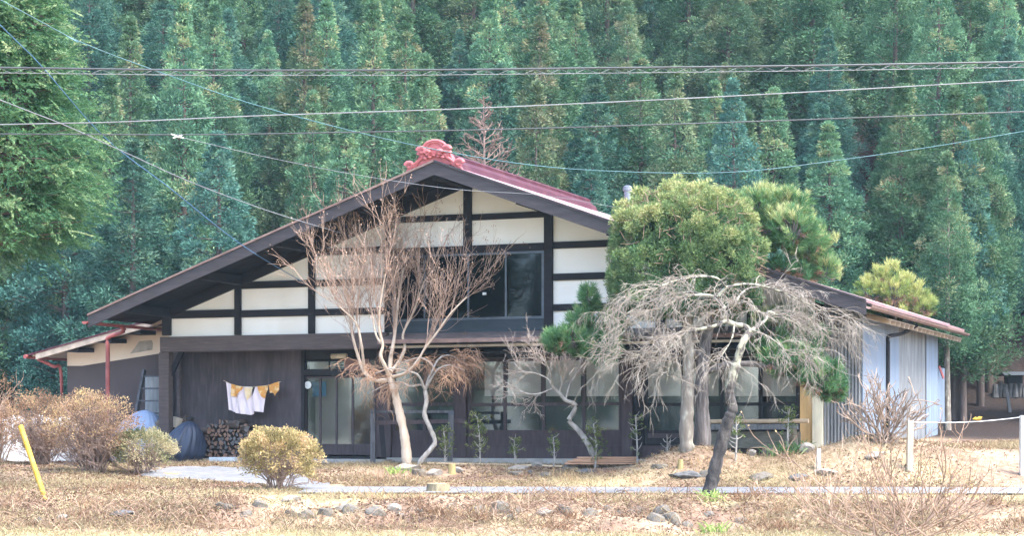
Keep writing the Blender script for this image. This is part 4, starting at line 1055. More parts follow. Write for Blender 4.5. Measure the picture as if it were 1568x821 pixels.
cr = MB(); C = np.repeat(C, 2, 0) + rng.normal(0, .09, (len(C) * 2, 3)); D = np.repeat(D, 2, 0); T = np.repeat(T, 2); N = len(C); per = 56
ax = unit(D * .9 + rng.normal(0, .42, (N, 3)) + np.array([0, 0, -.18])); L_ = rng.uniform(.28, .50, N)          # drooping flat sprays
sd = unit(np.cross(ax, unit(np.array([0, 0, 1.]) + .5 * rng.normal(size=(N, 3))))); up_ = np.cross(sd, ax)
tt = rng.random((N, per)); sg = np.where(rng.random((N, per)) < .5, -1., 1.); bow = -.16 * tt ** 2
lat = sg * (1 - tt) * .30 * rng.random((N, per))
P = C[:, None] + ax[:, None] * (tt * L_[:, None])[..., None] + sd[:, None] * (lat * L_[:, None])[..., None] + up_[:, None] * (bow * L_[:, None])[..., None]
d = unit(ax[:, None] + sd[:, None] * (sg * rng.uniform(.2, 1.0, (N, per)))[..., None] + .18 * rng.normal(size=(N, per, 3)) + np.array([0, 0, -.12]))
cr.blades(P.reshape(-1, 3), d.reshape(-1, 3), (rng.uniform(.045, .10, (N, per)) * (1.15 - .5 * tt)).ravel(), .0085, np.clip(T[:, None] + .18 * (tt - .5) + rng.normal(0, .07, (N, per)), 0, 1).ravel())
obj('trunk', mb, bark, t); obj('crown', cr, cyp_leaf, t)

# bare brown larch behind the ridge
Ya = 57.0; p = at(742, 640, Ya); p[2] = float(gz(p[0], Ya)); top = at(740, 146, Ya)
t = thing('bare_larch', 'leafless pinkish brown conical tree behind the red ridge ornament', 'larch', p)
mb = MB(); mb.tube(spline([p, (p + top) / 2 + np.array([.06, 0, 0]), top], 6), np.linspace(.16, .012, 13), 6)
tw = MB(); PL = dict(lev=2, seg=(6, 4), wob=(.08, .15), up=(.03, .05), kids=(11, 0), ang=.8, ratio=.33, rr=.55, tap=.4, **{'from': .15}, rmin=.008)
zz = np.linspace(3.6, top[2] - p[2] - .1, 120)
for z in zz:
    L = (top[2] - p[2] - z) * .40 + .12; a = rng.random() * 6.283
    branchlets(tw, (p[0], p[1], p[2] + z), (math.cos(a), math.sin(a), .42), min(L, 2.3), .018, 0, PL)
obj('trunk', mb, surf('larch bark', (.22, .15, .125), 4, .9), t); obj('twigs', tw, surf('larch twigs', [(.3, (.17, .11, .09)), (.7, (.27, .18, .145))], 3, .9), t)

# ---- shrubs
azalea_leaf = leafmat('azalea leaves', [(0, (.15, .125, .06)), (.4, (.31, .25, .11)), (.75, (.48, .38, .18)), (1, (.54, .37, .21))], .3, 0, .0)
azalea_leaf2 = leafmat('greener azalea leaves', [(0, (.10, .115, .06)), (.4, (.22, .22, .115)), (.75, (.38, .34, .19)), (1, (.48, .40, .25))], .3, 0, .0)
brown_leaf = leafmat('withered leaves', [(0, (0.172, 0.101, 0.062)), (.45, (0.296, 0.187, 0.117)), (.8, (0.421, 0.289, 0.179)), (1, (0.484, 0.359, 0.172))], .3, 0, 0)
M['shrub_twig'] = surf('brown shrub twigs', [(.3, (.16, .105, .08)), (.7, (.32, .23, .185))], 4, .9)
M['pale_twig'] = surf('pale shrub twigs', [(.3, (.30, .20, .14)), (.7, (.50, .36, .26))], 4, .9)
def shrub(name, label, cat, px, py_base, py_top, wpx, leaf, nleaf, nstem, twigm, leafsize=.04, ymin=28, dense_low=.0, ratio=.52):
    g_ = G(px, py_base, ymin, 46); Y = g_[1]; h = (py_base - py_top) / F * Y; rx = wpx / 2 / F * Y
    t = thing(name, label, cat, g_)
    tw = MB(); ends = []
    P = dict(lev=3, seg=(6, 4, 3), wob=(.13, .2, .25), up=(.05, .06, .05), kids=(6, 5, 0), ang=.6, ratio=ratio, rr=.6, tap=.5, **{'from': .35}, rmin=.004)
    for k in range(nstem):
        a = rng.random() * 6.283; s = math.sqrt(rng.random()); 
        end = np.array([math.cos(a) * s * rx * .62, math.sin(a) * s * rx * .62, h * (.72 - .42 * s * s)])
        b0 = g_ + np.array([rng.normal(0, .10), rng.normal(0, .10), -.05]); L = np.linalg.norm(end)
        branchlets(tw, b0, unit(end + np.array([0, 0, .12])), L * rng.uniform(.8, 1.05), .013, 0, P, ends)
    obj('branches', tw, twigm, t)
    if nleaf:
        c = g_ + np.array([0, 0, h * .52]); n = nleaf; d = ball(n)
        u_ = rng.uniform(.72, 1.06, n) * (1 + .30 * vnoise(d[:, 0] * 3 + px, d[:, 2] * 3 + d[:, 1] * 2))
        Q = c + d * np.array([rx, rx, h * .5]) * u_[:, None]
        k_ = (d[:, 2] > -.55) & (rng.random(n) < np.clip(.55 + .6 * d[:, 2] + 1.2 * vnoise(d[:, 0] * 5 + 3 + px, d[:, 2] * 5 + d[:, 1] * 3), .05, 1)); Q = Q[k_]; d = d[k_]
        lf = MB(); tl = np.clip(.5 + 1.1 * vnoise(d[:, 0] * 4 + px, d[:, 2] * 4 + d[:, 1]) + rng.normal(0, .16, len(d)), 0, 1)
        cl = np.repeat(Q, 4, 0) + rng.normal(0, .028, (len(Q) * 4, 3))
        lf.blades(cl, unit(np.repeat(d, 4, 0) + ball(len(Q) * 4) * .9 + np.array([0, 0, .3])), leafsize * rng.uniform(.7, 1.3, len(Q) * 4), leafsize * .26, np.repeat(tl, 4))
        obj('leaves', lf, leaf, t)
    return t
shrub('azalea_bush', 'rounded yellow leaved azalea bush beside the driveway in front of the porch', 'bush', 425, 752, 659, 124, azalea_leaf, 5200, 34, M['shrub_twig'], .05)
shrub('azalea_bush', 'small rounded greenish yellow azalea bush left of the driveway', 'bush', 217, 726, 659, 96, azalea_leaf2, 4200, 26, M['shrub_twig'], .045)
shrub('withered_bush', 'tall twiggy brown bush with a few withered leaves left of the green azalea', 'bush', 142, 724, 606, 134, brown_leaf, 4200, 90, M['shrub_twig'], .045)
shrub('withered_bush', 'wide twiggy brown bush with tan leaves behind the yellow pole', 'bush', 66, 712, 606, 128, brown_leaf, 3900, 85, M['shrub_twig'], .045)
shrub('withered_bush', 'thin pale twiggy bush cut by the left picture edge', 'bush', -2, 712, 578, 90, brown_leaf, 800, 34, M['pale_twig'], .045)

# dry hydrangea on the mound before the shed
g_ = G(1352, 678, 34, 41); t = thing('hydrangea_shrub', 'bare stiff branched shrub fanning out of the mound before the pale blue shed wall', 'shrub', g_)
tw = MB(); PH_ = dict(lev=3, seg=(6, 4, 3), wob=(.12, .2, .25), up=(.06, .08, .1), kids=(4, 2, 0), ang=.6, ratio=.4, rr=.75, tap=.7, **{'from': .4}, rmin=.008)
for k in range(34):
    a = math.pi * (k + .5) / 34 + rng.normal(0, .12); r = rng.uniform(.6, 1.05)
    end = np.array([-math.cos(a) * .92 * r, rng.normal(0, .4), (.25 + math.sin(a) * .82) * r * 1.1])
    branchlets(tw, g_ + np.array([rng.normal(0, .12), rng.normal(0, .1), -.03]), unit(end + np.array([0, 0, .12])), np.linalg.norm(end) * 1.0, .017, 0, PH_)
obj('branches', tw, surf('pale brown stems', [(.3, (.17, .12, .092)), (.7, (.33, .25, .19))], 4, .9), t)
# bare shrub in the right foreground
g_ = np.array([at(1378, 830, 28.2)[0], 28.2, float(gz(at(1378, 830, 28.2)[0], 28.2))]); t = thing('bare_shrub', 'wide spreading leafless shrub with thin tan shoots in the right foreground', 'shrub', g_)
tw = MB(); ends = []
PB = dict(lev=3, seg=(8, 5, 4), wob=(.10, .15, .2), up=(.07, .12, .12), kids=(4, 3, 0), ang=.5, ratio=.45, rr=.6, tap=.5, **{'from': .25}, rmin=.0038)
for k in range(30):
    a = math.pi * (k + .5) / 30 + rng.normal(0, .1)
    end = np.array([-math.cos(a) * 1.9, rng.normal(0, .55), .34 + math.sin(a) * 1.05]) * rng.uniform(.6, 1.08)
    branchlets(tw, g_ + np.array([rng.normal(0, .35), rng.normal(0, .2), -.03]), unit(end), np.linalg.norm(end), .015, 0, PB, ends)
obj('branches', tw, surf('brown field shrub stems', [(.3, (.17, .105, .075)), (.7, (.36, .25, .175))], 4, .9), t)
lf = MB(); E_ = np.array([e[0] for e in ends]); E_ = E_[rng.random(len(E_)) < .3]
lf.blades(E_, ball(len(E_)), .05, .014, rng.uniform(.6, 1, len(E_))); obj('leaves', lf, azalea_leaf, t)
# smaller bare shoots left of it
g_ = G(1255, 800, 27, 34); t = thing('bare_shoots', 'few thin upright bare shoots at the left of the wide leafless shrub', 'shrub', g_)
tw = MB()
for k in range(12): branchlets(tw, g_ + np.array([rng.normal(0, .3), rng.normal(0, .2), -.03]), unit(np.array([rng.normal(0, .35), 0, 1])), rng.uniform(.5, 1.15), .009, 0, PB)
obj('branches', tw, M['pale_twig'], t)

# pruned saplings along the garden edge
sap_leaf = leafmat('sapling leaves', [(0, (0.048, 0.080, 0.028)), (.5, (0.120, 0.160, 0.056)), (1, (0.264, 0.272, 0.104))], .3, .06, .01)
sap = [(735, 700, 624, 1.0, 'bushy topped sapling left of the smaller forked one before the glazed doors'), (790, 700, 660, .35, 'short forked sapling with few leaves before the glazed doors'), (847, 698, 650, .35, 'thin twiggy sapling just left of the twisted tree foot'),
       (911, 702, 634, .95, 'sapling with dense leafy top standing before the lumber stack'), (976, 706, 632, .35, 'nearly bare upright sapling at the right end of the lumber stack'), (680, 696, 638, .8, 'green sapling leaning on the rail frame'),
       (1126, 706, 640, .3, 'thin sapling right behind the leaning lichen covered trunk'), (1206, 692, 622, .5, 'slim leafy sapling before the bamboo rail'), (1022, 690, 660, .0, 'small bare stump of shoots left of the conifer trunk')]
for px, yb, yt, lv, lab in sap:
    g_ = G(px, yb, 33); h = (yb - yt) / F * g_[1]; t = thing('sapling', lab, 'sapling', g_, 'pruned saplings along the garden edge')
    tw = MB(); st = spline([g_ - np.array([0, 0, .05]), g_ + np.array([rng.normal(0, .03), 0, h * .5]), g_ + np.array([rng.normal(0, .04), 0, h])], 5)
    tw.tube(st, np.linspace(.022, .012, len(st)), 6); E_ = []
    for k in range(int(9 + h * 9)):
        i = rng.integers(2, len(st)); d = unit(np.array([rng.normal(), rng.normal(), .5])); L = rng.uniform(.08, .22)
        tw.tube([st[i], st[i] + d * L * .6, st[i] + d * L + np.array([0, 0, .04])], [.009, .007, .005], 3); E_.append(st[i] + d * L)
    obj('stem', tw, M['grey_bark'], t)
    if lv:
        top = st[int(len(st) * .45):] if lv > .5 else st[int(len(st) * .6):]
        C = np.vstack([top[rng.integers(0, len(top), int(60 * lv) + 4)] + rng.normal(0, .09 * (.5 + lv), (int(60 * lv) + 4, 3)) * np.array([1, 1, .6]), np.array(E_)[: int(len(E_) * lv)]])
        lf = MB(); tufts(lf, C, .045, 12, .05, .011, .5, rng.uniform(.3, .8, len(C))); obj('leaves', lf, sap_leaf, t)

# green clumps
strap = leafmat('strap leaves', [(0, (.06, .13, .055)), (.6, (.14, .24, .10)), (1, (.30, .38, .17))], .3, 0, 0)
fresh = leafmat('fresh green leaves', [(0, (.16, .26, .06)), (.6, (.30, .40, .12)), (1, (.48, .52, .20))], .3, 0, 0)
def clump(name, label, cat, px, py, wpx, hpx, n, mat_, ymin=27, w=.010):
    g_ = G(px, py, ymin); Y = g_[1]; sx = wpx / 2 / F * Y; L = hpx / F * Y
    lf = MB()
    for k in range(n):
        q_ = g_ + np.array([rng.normal(0, sx * .45), rng.normal(0, sx * .35), -.02]); q_[2] = float(gz(q_[0], q_[1])) - .02
        d = unit(np.array([rng.normal(0, .35), rng.normal(0, .35), 1])); l = L * rng.uniform(.6, 1.15); o_ = unit(np.array([d[0], d[1], 0]) + 1e-6)
        P = [q_, q_ + d * l * .5, q_ + d * l * .8 + o_ * l * .18, q_ + d * l * .85 + o_ * l * .42]
        s_ = unit(np.cross(d, rng.normal(size=3))) * w; V = []
        for p_, f in zip(P, (.7, 1, .8, .05)): V += [p_ - s_ * f, p_ + s_ * f]
        lf.raw(V, [(0, 1, 3, 2), (2, 3, 5, 4), (4, 5, 7, 6)], np.clip(rng.normal(.5, .25), 0, 1))
    return tag(obj(name, lf, mat_, loc=g_), label, cat)
clump('leek_clump', 'dark green clump of strap leaves by the stone under the bamboo rail', 'plant', 1206, 692, 78, 24, 150, strap, 34)
clump('fern_clump', 'fresh green clump at the foot of the leaning lichen covered trunk', 'plant', 1086, 768, 42, 24, 60, fresh, 29)
clump('weed_clump', 'light green weeds among the stones at the foot of the tan tree', 'plant', 607, 726, 40, 14, 50, fresh, 33)
clump('weed_clump', 'light green weeds on the bank near the bottom edge left of the bare shoots', 'plant', 1092, 818, 60, 22, 60, fresh, 26)
# ------------------------------------------------------------------ smaller things round the house
# wires (they run on past both sides of the picture)
M['wire_dark'] = surf('dark cable sheath', (.06, .065, .07), 2, .5)
M['wire_pale'] = surf('pale grey cable', (.19, .195, .20), 2, .5)
M['wire_teal'] = surf('blue green cable', (.045, .125, .14), 2, .5)
M['wire_blue'] = surf('blue cable', (.08, .17, .28), 2, .5)
def wire(name, label, pix, r, m, cat='cable', k=8, ext=14.0, ends=(1, 1)):
    """pix: (x, y, distance)"""
    P = [at(*q_) for q_ in pix]
    if ends[0]: P = [P[0] + unit(P[0] - P[1]) * ext] + P
    if ends[1]: P = P + [P[-1] + unit(P[-1] - P[-2]) * ext]
    P = spline(P, k); o = obj(name, MB().tube(P, r, 6), m, loc=P[0]); return tag(o, label, cat), P
Yw1 = 25.0
b_, P = wire('power_cable', 'thick dark cable bundle with a spiral lashing crossing high above the roof', [(-20, 103, Yw1), (300, 107, Yw1), (620, 107, Yw1), (900, 104, Yw1), (1250, 100, Yw1), (1590, 94, Yw1)], .014, M['wire_dark'])
xs_ = np.arange(-90, 1660, 4.0)
py = np.interp(xs_, [-20, 300, 620, 900, 1250, 1590], [103, 107, 107, 104, 100, 94])
lash = MB(); Q = []
for i, (x, y) in enumerate(zip(xs_, py)):
    ph = (x / 39.0) % 1; Q.append(at(x, y + 1 + 8 * (1 - abs(2 * ph - 1)), Yw1 + .02 * math.sin(x / 6.2)))
lash.tube(Q, .0035, 4, cap=False); lash.tube([at(x, y + 8, Yw1) for x, y in zip(xs_[::6], py[::6])], .005, 4, cap=False)
bt = obj('lashing', lash, M['wire_pale'], b_)
wire('power_cable', 'grey cable in the middle of three crossing above the ridge, rising to the right', [(-20, 191, 25.6), (170, 187, 25.6), (400, 177, 25.6), (690, 167, 25.6), (960, 155, 25.6), (1250, 140, 25.6), (1590, 121, 25.6)], .0085, M['wire_pale'])
wire('power_cable', 'lowest of three long cables, thin and dark, just above the ridge ornament', [(-20, 205, 25.3), (300, 206, 25.3), (560, 202, 25.3), (800, 197, 25.3), (1150, 186, 25.3), (1590, 170, 25.3)], .0095, M['wire_dark'])
wire('service_wire', 'blue green sagging wire running from upper left across the ridge to the right edge', [(-20, -12, 27), (110, 58, 27.4), (250, 112, 28), (400, 163, 28.8), (610, 217, 30), (800, 251, 31), (960, 263, 32), (1130, 263, 33), (1300, 243, 34), (1450, 221, 35), (1590, 197, 36)], .0072, M['wire_teal'])
wire('service_wire', 'straight blue wire slanting down from the left edge to the gable wall', [(-20, 18, 30), (60, 97, 32), (160, 210, 35), (260, 288, 38.5), (370, 375, 42), (472, 437, 44.2)], .010, M['wire_blue'], ends=(1, 0))
wire('service_wire', 'white twisted drop wire from the left edge to the left roof slope', [(-20, 145, 29), (100, 192, 31.5), (195, 235, 34), (300, 282, 37), (420, 326, 40), (522, 357, 42.4)], .009, M['wire_pale'], ends=(1, 0))
wire('service_wire', 'faint thin wire from the cable splice passing in front of the gable', [(272, 209, 25.3), (420, 243, 29), (560, 270, 33), (700, 290, 36.5), (830, 299, 38.5), (945, 318, 39.5), (985, 332, 39.8)], .0045, M['wire_pale'], ends=(0, 0))
mb = MB()
for a, b in (((262, 205), (272, 209)), ((272, 209), (281, 211)), ((265, 211), (279, 207))): mb.tube([at(*a, 25.28), at(*b, 25.28)], .009, 5)
tag(obj('cable_splice', mb, M['white_plastic'], loc=at(272, 209, 25.28)), 'small white splice clamp on the lowest of three long cables', 'clamp')

# stones
M['stone'] = surf('grey field stone', [(.25, (.075, .066, .055)), (.6, (.155, .138, .118)), (.85, (.26, .235, .20))], 5, .9, None, .5, 14, stain=(2.2, (.15, .115, .06), .7))
M['stone_pale'] = surf('pale stone', [(.3, (.17, .15, .128)), (.7, (.30, .272, .24))], 5, .9, None, .4, 14, stain=(3, (.20, .16, .10), .6))
M['stone_dark'] = surf('dark stone', [(.3, (.06, .06, .062)), (.7, (.15, .145, .14))], 5, .85, None, .5, 14)
def rock_mesh(seed, m):
    bm = bmesh.new(); bmesh.ops.create_icosphere(bm, subdivisions=3, radius=1)
    r = np.random.default_rng(seed); pl = [(unit(r.normal(size=3)), r.uniform(.50, .85)) for _ in range(11)]
    for v in bm.verts:
        p = np.array(v.co)
        for n_, d_ in pl:
            e = p @ n_ - d_
            if e > 0: p = p - n_ * e * .95
        p = p * (1 + .10 * float(vnoise(p[0] * 2.3 + seed, p[1] * 2.3 + p[2] * 1.7)) + .05 * float(vnoise(p[0] * 6 + seed, p[1] * 6 + p[2] * 5)))
        v.co = p
    me = bpy.data.meshes.new('stone'); bm.to_mesh(me); bm.free(); me.materials.append(m)
    return me
rocks = {'g': [rock_mesh(s, M['stone']) for s in (1, 2, 3, 4)], 'p': [rock_mesh(s, M['stone_pale']) for s in (5, 6)], 'd': [rock_mesh(s, M['stone_dark']) for s in (7, 8)]}
cnt = 0
def stone(px, py, wpx, hpx, kind, label, group=None, ymin=27):
    global cnt
    g_ = G(px, py + hpx * .4, ymin); Y = g_[1]; k = rocks[kind]; o = bpy.data.objects.new('stone', k[cnt % len(k)]); COL.objects.link(o); cnt += 1
    sx = wpx / 2 / F * Y; sz = hpx / 2 / F * Y
    o.scale = (sx * 1.1, sx * rng.uniform(.7, 1.0), sz * 1.15); o.location = (g_[0], g_[1] + sx * .3, g_[2] + sz * (-.12 if group == GB else .25)); o.rotation_euler = (rng.normal(0, .1), rng.normal(0, .1), rng.random() * .8 - .4)
    tag(o, label, 'stone', group); return o
GB = 'stones in the retaining bank below the road'
for px, py, w, h, k in ((345, 770, 34, 20, 'g'), (372, 776, 22, 18, 'g'), (402, 768, 26, 22, 'g'), (472, 772, 30, 24, 'g'), (497, 775, 22, 26, 'g'), (520, 770, 24, 20, 'g'), (540, 768, 28, 26, 'g'), (566, 772, 30, 24, 'g'), (583, 776, 16, 14, 'g'),
    (735, 778, 22, 22, 'g'), (758, 772, 20, 18, 'g'), (845, 772, 28, 20, 'g'), (872, 774, 26, 18, 'g'), (905, 772, 30, 22, 'g'), (962, 776, 30, 20, 'g'), (985, 774, 34, 26, 'g'), (1030, 780, 28, 28, 'g'), (1052, 786, 20, 18, 'g'), (1008, 790, 22, 20, 'g'),
    (1080, 780, 24, 18, 'g'), (650, 782, 18, 14, 'g'), (690, 776, 20, 14, 'g'), (620, 786, 16, 12, 'g'), (1130, 784, 22, 14, 'g'), (440, 780, 20, 16, 'g'), (800, 776, 22, 16, 'g'), (935, 780, 18, 14, 'g'), (780, 782, 18, 16, 'g')):
    stone(px + rng.normal(0, 5), py + rng.normal(2, 6), w * rng.uniform(.95, 1.4), h * rng.uniform(1.0, 1.5), k if rng.random() < .92 else 'p', 'grey lichen stained stone half buried in the dry bank below the road', GB)
stone(603, 778, 26, 22, 'p', 'pale blocky stone at the right end of the left bank stones')
stone(444, 762, 32, 18, 'p', 'pale flat stone on the bank right below the yellow azalea bush')
stone(768, 774, 30, 30, 'g', 'large rounded stone starting the middle group in the bank')
stone(1012, 778, 34, 30, 'g', 'largest stone of the bank, mossy and standing just left of the fern clump')
stone(95, 792, 20, 12, 'p', 'small pale stone lying in brown litter below the yellow pole')
stone(185, 787, 40, 14, 'd', 'low dark stone in the litter left of the turf path')
stone(55, 797, 18, 10, 'd', 'small dark stone near the lower left corner')
stone(620, 714, 46, 17, 'p', 'pale flat stone under the foot of the tan tree')
stone(641, 722, 24, 20, 'g', 'grey stone right of the pale stone at the tan tree foot')
stone(664, 721, 26, 18, 'p', 'mottled stone below the weeping maple foot')
stone(700, 719, 20, 12, 'p', 'small pale stone right of the mossy stub')
stone(794, 715, 34, 14, 'p', 'pale oval stone lying in the garden below the forked sapling')
stone(790, 724, 24, 12, 'g', 'grey stone just under the pale oval stone')
stone(812, 724, 10, 8, 'd', 'tiny dark stone right of the pale oval stone')
stone(824, 699, 22, 14, 'p', 'rounded pale stone between two thin saplings')
stone(874, 702, 46, 15, 'p', 'long pale stone in front of the twisted tree foot')
stone(894, 721, 30, 12, 'd', 'dark topped stone in the garden straw below the twisted tree')
stone(838, 726, 22, 12, 'g', 'grey stone sunk in straw left of the dark topped stone')
stone(1048, 726, 56, 18, 'd', 'wide dark stone in the garden left of the leaning trunk')
stone(1082, 722, 30, 20, 'g', 'grey stone touching the wide dark stone')
stone(1010, 714, 26, 12, 'g', 'low grey stone by the little yellow stub')
stone(1171, 727, 44, 20, 'g', 'flat grey slab stone right of the leaning trunk')
stone(1152, 693, 16, 14, 'p', 'small white stone between the leaning trunk and the bamboo rail')
stone(1182, 684, 44, 26, 'g', 'large rounded mossy stone left of the strap leaf clump')
stone(1236, 676, 26, 22, 'p', 'pale stone below the end of the bamboo rail')
stone(1222, 730, 30, 14, 'd', 'dark stone with an edge of shade left of the white stake', )
stone(1266, 724, 40, 12, 'p', 'pale flat stone right of the white stake')
stone(1340, 694, 34, 14, 'p', 'pinkish flat stone lying under the stiff bare shrub')

# stumps and stubs
M['cut_wood'] = surf('cut wood face', [(.3, (.42, .32, .17)), (.7, (.58, .47, .28))], 8, .85)
M['stump_bark'] = surf('mossy stump bark', [(.3, (.13, .10, .07)), (.6, (.24, .20, .12)), (.8, (.34, .30, .17))], 5, .95, (3, 3, .7), .5)
M['yellow_moss'] = surf('yellow mossy wood', [(.3, (.25, .19, .08)), (.7, (.40, .31, .14))], 6, .9, (2, 2, .6), .3)
def stump(px, yb, yt, wpx, label, side, name='tree_stump', ymin=28, cat='stump'):
    g_ = G(px, yb, ymin, 42); Y = g_[1]; r = wpx / 2 / F * Y; h = (yb - yt) / F * Y; t = thing(name, label, cat, g_)
    n = 22; th_ = np.arange(n) * 2 * math.pi / n; rr = r * (1 + .08 * vnoise(np.cos(th_) * 2 + px, np.sin(th_) * 2))
    V = []; 
    for z, f in ((-.06, 1.25), (h * .25, 1.06), (h * .94, 1.0), (h, .97)): V += [g_ + np.array([a * f * math.cos(b), a * f * math.sin(b), z]) for a, b in zip(rr, th_)]
    mb = MB().raw(V, [(j * n + i, j * n + (i + 1) % n, j * n + n + (i + 1) % n, j * n + n + i) for j in range(3) for i in range(n)])
    obj('bark', mb, side, t); obj('cut_face', MB().ngon([v + np.array([0, 0, .003]) for v in V[-n:]]), M['cut_wood'], t)
stump(671, 755, 741, 35, 'low sawn tree stump with a pale yellow top beside the road', M['stump_bark'])
stump(692, 726, 711, 11, 'short yellow mossy stub among stones right of the weeping maple', M['yellow_moss'], 'wood_stub', 33)
stump(1042, 717, 704, 8, 'tiny yellow stub in the garden straw left of the leaning trunk', M['yellow_moss'], 'wood_stub', 33)

# leaning yellow pole, white stakes and the rope fence
M['yellow_paint'] = surf('worn yellow paint', [(.3, (.42, .25, .025)), (.7, (.56, .36, .05))], 5, .55, None, .05, 20, stain=(6, (.42, .30, .12), .6))
g_ = G(70, 768, 27, 36); top = at(31, 652, g_[1] + .1); t = thing('marker_pole', 'leaning yellow painted hollow pole standing in brown litter at left', 'pole', g_)
d = unit(top - g_); mb = MB().tube([g_ - d * .15, g_ + d * .6, top], .046, 14, cap=False); mb.tube([top, top - d * .3], .038, 14, cap=False); obj('tube', mb, M['yellow_paint'], t, smooth=True)
mb = MB().tube([top - d * .06, top - d * .05], .037, 12); obj('hollow', mb, M['black_wood'], t)
def stake(px, yb, yt, wpx, m, label, name='wooden_stake', ymin=28):
    g_ = G(px, yb, ymin, 40); Y = g_[1]; w_ = wpx / F * Y; h = (yb - yt) / F * Y
    mb = MB().beam(g_ - np.array([0, 0, .1]), g_ + np.array([.01, 0, h]), w_, w_, (0, 1, 0)); 
    return tag(obj(name, mb, m, bevel=.006, loc=g_), label, 'stake'), g_ + np.array([0, 0, h])
M['white_stake'] = surf('whitewashed wood', [(.3, (.42, .40, .37)), (.7, (.54, .52, .48))], 4, .85, (4, 4, 1), .2)
M['pale_stake'] = surf('bleached wood', [(.3, (.33, .27, .20)), (.7, (.44, .37, .29))], 4, .85, (4, 4, 1), .2)
stake(1253, 722, 689, 6, M['white_stake'], 'short white stake standing alone in the straw before the shed')
s1_, a1 = stake(1393, 722, 645, 9, M['pale_stake'], 'bleached wooden stake carrying the left end of the white rope')
s2_, a2 = stake(1566, 728, 637, 9, M['white_stake'], 'white stake at the right picture edge holding the rope')
P = [a1 + (a2 - a1) * f + np.array([0, 0, -.03 - .11 * 4 * f * (1 - f) * .5]) for f in np.linspace(0, 1, 60)] 
P += [P[-1] + (a2 - a1) * .4]
mb = MB(); r_ = .006
for ph in (0, math.pi): 
    Q = [p_ + np.array([0, math.cos(i * 1.3 + ph) * r_ * .7, math.sin(i * 1.3 + ph) * r_ * .7]) for i, p_ in enumerate(spline(P, 4))]; mb.tube(Q, r_, 5, cap=False)
tag(obj('rope', mb, M['white_plastic'], loc=a1), 'white twisted rope strung between two stakes at right', 'rope')
yl = MB(); c = P[34] + np.array([0, -.01, .03]); yl.blades(np.repeat(c[None], 5, 0) + rng.normal(0, .02, (5, 3)), unit(np.array([[1, 0, .15]] * 5) + .3 * rng.normal(size=(5, 3))), .14, .035, .8)
tag(obj('yellow_leaf', yl, M['yellow_paint'], loc=c), 'yellow withered leaf caught on the white rope', 'leaf')

# rail frame before the entrance
def hp(px, py, v): u, w_ = H(px, py, v); return h2w(u, v, w_)
t = thing('rail_frame', 'low grey post and rail wooden frame standing behind the tan tree', 'rail', hp(630, 706, -.7))
M['frame_wood'] = surf('dark grey weathered posts', [(.3, (.05, .05, .055)), (.7, (.13, .13, .14))], 3, .85, (5, 5, 1), .3)
M['rail_top'] = surf('dark capped post end', (.05, .06, .075), 4, .7)
for (x, yb, yt) in ((571, 711, 628), (689, 700, 630)):
    A, B = hp(x, yb, -.7), hp(x + (2 if x > 600 else 0), yt, -.7)
    po = obj('post', MB().beam(A - np.array([0, 0, .1]), B, .12, .11, (0, 1, 0)), M['frame_wood'], t, bevel=.008)
    obj('post_cap', MB().beam(B + np.array([0, 0, -.09]), B + np.array([0, 0, .012]), .126, .116, (0, 1, 0)), M['rail_top'], po)
obj('rail', MB().beam(hp(574, 631, -.62), hp(688, 631, -.62), .05, .06), M['frame_wood'], t, bevel=.006)
obj('rail', MB().beam(hp(576, 648, -.60), hp(712, 645, -.5), .06, .10), M['brown_wood'], t, bevel=.006)
obj('leaning_board', MB().beam(hp(588, 700, -.3), hp(583, 640, -.1), .12, .03, (0, 1, 0)), M['black_wood'], t)

# bamboo rail on the weathered bench beam
M['bamboo'] = surf('dry bamboo', [(.3, (.46, .33, .22)), (.7, (.62, .48, .34))], 3, .6, (1, 4, 4))
M['mossy_board'] = surf('greenish weathered boards', [(.3, (.13, .125, .10)), (.7, (.22, .205, .165))], 3, .9, (1, 3, 6), .3)
t = thing('bamboo_rail', 'bamboo pole laid along a weathered beam below the right windows', 'rail', hp(1160, 684, .2))
mb = MB(); A, B = hp(1088, 646, .2), hp(1238, 645, .2); mb.tube([A, B], .048, 12)
for f in np.linspace(.1, .95, 6): q_ = A + (B - A) * f; mb.tube([q_ - (B - A) * .003, q_ + (B - A) * .003], .053, 12)
obj('bamboo_pole', mb, M['bamboo'], t, smooth=True)
obj('beam', MB().beam(hp(1090, 654.5, .24), hp(1222, 654, .24), .12, .12), M['grey_wood'], t, bevel=.01)
obj('back_board', MB().beam(hp(1090, 674, .5), hp(1226, 674, .5), .05, .36), M['mossy_board'], t)
sx_ = hp(1214, 667, .22); obj('stone_post', MB().tube([sx_ - np.array([0, 0, .28]), sx_ - np.array([0, 0, .02]), sx_, sx_ + np.array([0, 0, .16])], [.12, .11, .085, .09], 10), M['stone'], t)

